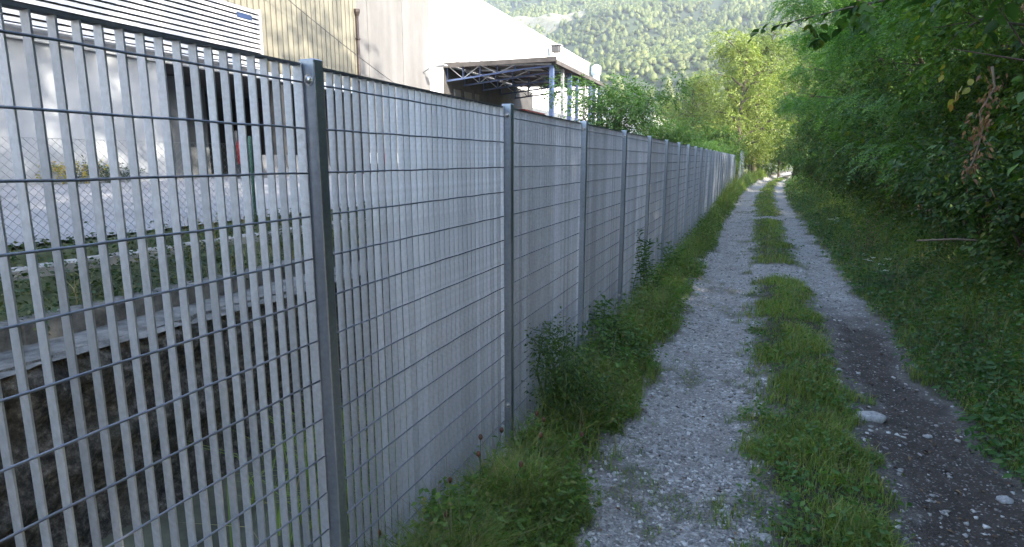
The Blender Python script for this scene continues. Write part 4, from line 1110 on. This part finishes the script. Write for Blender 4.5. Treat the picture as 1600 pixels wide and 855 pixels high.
# single stones
def stone(x, y, sx, sy, sz, rz, seed, label):
    v, f = ico(2); r = np.random.default_rng(seed)
    v = v*(1+.22*(np.array([vnoise(a[0]*1.6+seed, a[1]*1.6+a[2]*1.3, 1.0, seed % 7) for a in v])-.5)[:, None]*2)
    v = v+r.normal(size=v.shape)*.07; v = np.sign(v)*np.abs(v)**.8*np.array([sx, sy, sz]); o = mk('stone', v, f, 'stone'); o.location = (x, y, float(gz(x, y))+sz*.1); o.rotation_euler = (0, 0, R(rz)); tag(o, label, 'stone', 'loose stones in the dark rut')
stone(.83, 4.50, .105, .06, .035, 8, 1, 'largest flat pale stone at the left edge of the dark rut')
stone(.71, 4.60, .04, .03, .022, 40, 2, 'small pale stone touching the left end of the largest flat stone')
stone(1.29, 3.57, .038, .028, .02, 10, 3, 'pale stone lying alone at the lower right in the dark rut')
stone(.70, 5.12, .035, .03, .02, 70, 4, 'pale stone beside the grass just up the rut from the largest one')
stone(.72, 5.45, .045, .022, .014, 0, 5, 'thin pale stone second up the rut from the largest one')
stone(1.13, 4.35, .03, .022, .012, 30, 6, 'little pale stone in the middle of the dark rut, right of the largest')
stone(.15, 2.75, .035, .028, .016, 20, 7, 'white stone at the bottom edge between gravel and grass strip')

# ------------------------------------------------------------------ single plants by the fence
r4 = np.random.default_rng(44)
sl = [(r4.normal()*.13, r4.normal()*.22, .12+.5*r4.random(), .13+.06*r4.random()) for _ in range(13)]
s1 = plant('fence_shrub', 51, sl, [twig(360+k, 9, .13, .032, .5, False, 60, .1, .5) for k in range(4)], 430, 'leaf_bramble', None, 'stem', inner=.15, down=-.05, label='dark leafy shrub growing against the fence beside the second post', cat='shrub')
s1.location = (-1.04, 3.5, .02); s1.scale = (.75, .75, .9)
sl = [(r4.normal()*.12, r4.normal()*.3, .10+.25*r4.random(), .12+.05*r4.random()) for _ in range(9)]
s2 = plant('fence_shrub', 52, sl, [twig(370+k, 8, .12, .036, .5, False, 60, .1, .5) for k in range(4)], 300, 'leaf_herb', None, 'stem', inner=.15, down=-.1, label='smaller green shrub in the verge between the second and third posts', cat='shrub')
s2.location = (-1.0, 4.7, .02)
def tall_weed(name, x, y, n, h, label, mat, T, dens=26, top=None):
    e = empty(name, (x, y, float(gz(x, y)))); tag(e, label, 'weed'); m = MB(); P = []; D = []
    tops = []
    for k in range(n):
        bx, by = r4.normal()*.07, r4.normal()*.12; lx, ly = r4.normal()*.10, r4.normal()*.10; hh = h*(.7+.4*r4.random())
        pts = [(bx+lx*t*t, by+ly*t*t, hh*t-.02) for t in np.linspace(0, 1, 6)]; m.tube(pts, [.005*(1-.7*t) for t in np.linspace(0, 1, 6)], 5); tops.append(pts[-1])
        for j in range(dens):
            t = .15+.85*j/dens; a = j*2.4+k; P.append((bx+lx*t*t, by+ly*t*t, hh*t)); D.append((math.cos(a), math.sin(a), .35+.4*(t > .85)))
    m.build('stems', 'stem', e, True)
    V, F = scatter(T, np.array(P), np.array(D, float), (.8+.4*r4.random(len(P))), r4); mk('foliage', V, F, mat, e)
    return e, tops
lw = [leaf_pts(.085, .010, .15, .25, True), leaf_pts(.065, .009, .15, .35, True)]
tall_weed('goldenrod', -1.12, 7.3, 7, .85, 'tall narrow leaved weed standing up against the fence by the fourth post', 'leaf_fresh', lw, 34)
tall_weed('goldenrod', -1.13, 5.2, 4, .55, 'thin sprawling weed by the third fence post', 'leaf_herb', lw, 20)
tall_weed('goldenrod', -1.08, 9.2, 3, .55, 'small upright weed at the fence past the tall one', 'leaf_fresh', lw, 22)
for (x, y, h, lab) in ((-1.13, 2.55, .42, 'flower stalk with dull red heads in front of the near fence panel'), (-1.14, 2.15, .30, 'lower flower stalk with dull red heads at the bottom of the near fence panel'),
                       (-1.1, 2.95, .30, 'flower stalk with dull red head next to the second post')):
    e, tops = tall_weed('knapweed', x, y, 4, h, lab, 'leaf_herb', [leaf_pts(.05, .008, .2, .3)], 7)
    m = MB()
    for k, p in enumerate(tops):
        p = np.array(p); m = MB(); m.tube([p, p+[0, 0, .008], p+[0, 0, .02], p+[0, 0, .028]], [.004, .010, .011, .006], 7); m.build('flower_head', 'flower_red', e)
for (x, y, n, lab) in ((1.6, 15.0, 10, 'cluster of small white umbel flowers at the edge of the right rut'), (1.5, 9.0, 9, 'nearer cluster of white umbel flowers on the right bank')):
    e, tops = tall_weed('white_umbel', x, y, n, .42, lab, 'leaf_herb', [leaf_pts(.06, .008, .2, .3)], 6)
    for p in tops:
        P = np.array(p)+np.stack([r4.normal(size=14)*.022, r4.normal(size=14)*.022, r4.normal(size=14)*.005], 1); D = np.stack([r4.normal(size=14), r4.normal(size=14), np.full(14, .1)], 1)
        V, F = scatter([leaf_pts(.02, .008, 0, 0)], P, D, np.ones(14), r4); mk('flower_head', V, F, 'petal', e)
e, _ = tall_weed('dead_dock', 1.75, 11.4, 5, .75, 'rusty brown dead dock stalks among the brambles', 'dead', [leaf_pts(.06, .012, .2, .3)], 24)

# ------------------------------------------------------------------ haze
hb = MB(); hb.box(-580, 440, -60, 1320, -4, 430); hzo = hb.build('haze', None)
hm = bpy.data.materials.new('valley_haze'); hm.use_nodes = True; t = hm.node_tree
t.nodes.remove(t.nodes['Principled BSDF']); pv = t.nodes.new('ShaderNodeVolumePrincipled')
pv.inputs['Color'].default_value = (.88, .93, 1, 1); pv.inputs['Density'].default_value = .0004; pv.inputs['Anisotropy'].default_value = .3
t.links.new(pv.outputs[0], t.nodes['Material Output'].inputs['Volume'])
hzo.data.materials.append(hm); hzo['kind'] = 'stuff'; hzo['label'] = 'thin pale haze filling the valley air'; hzo['category'] = 'haze'
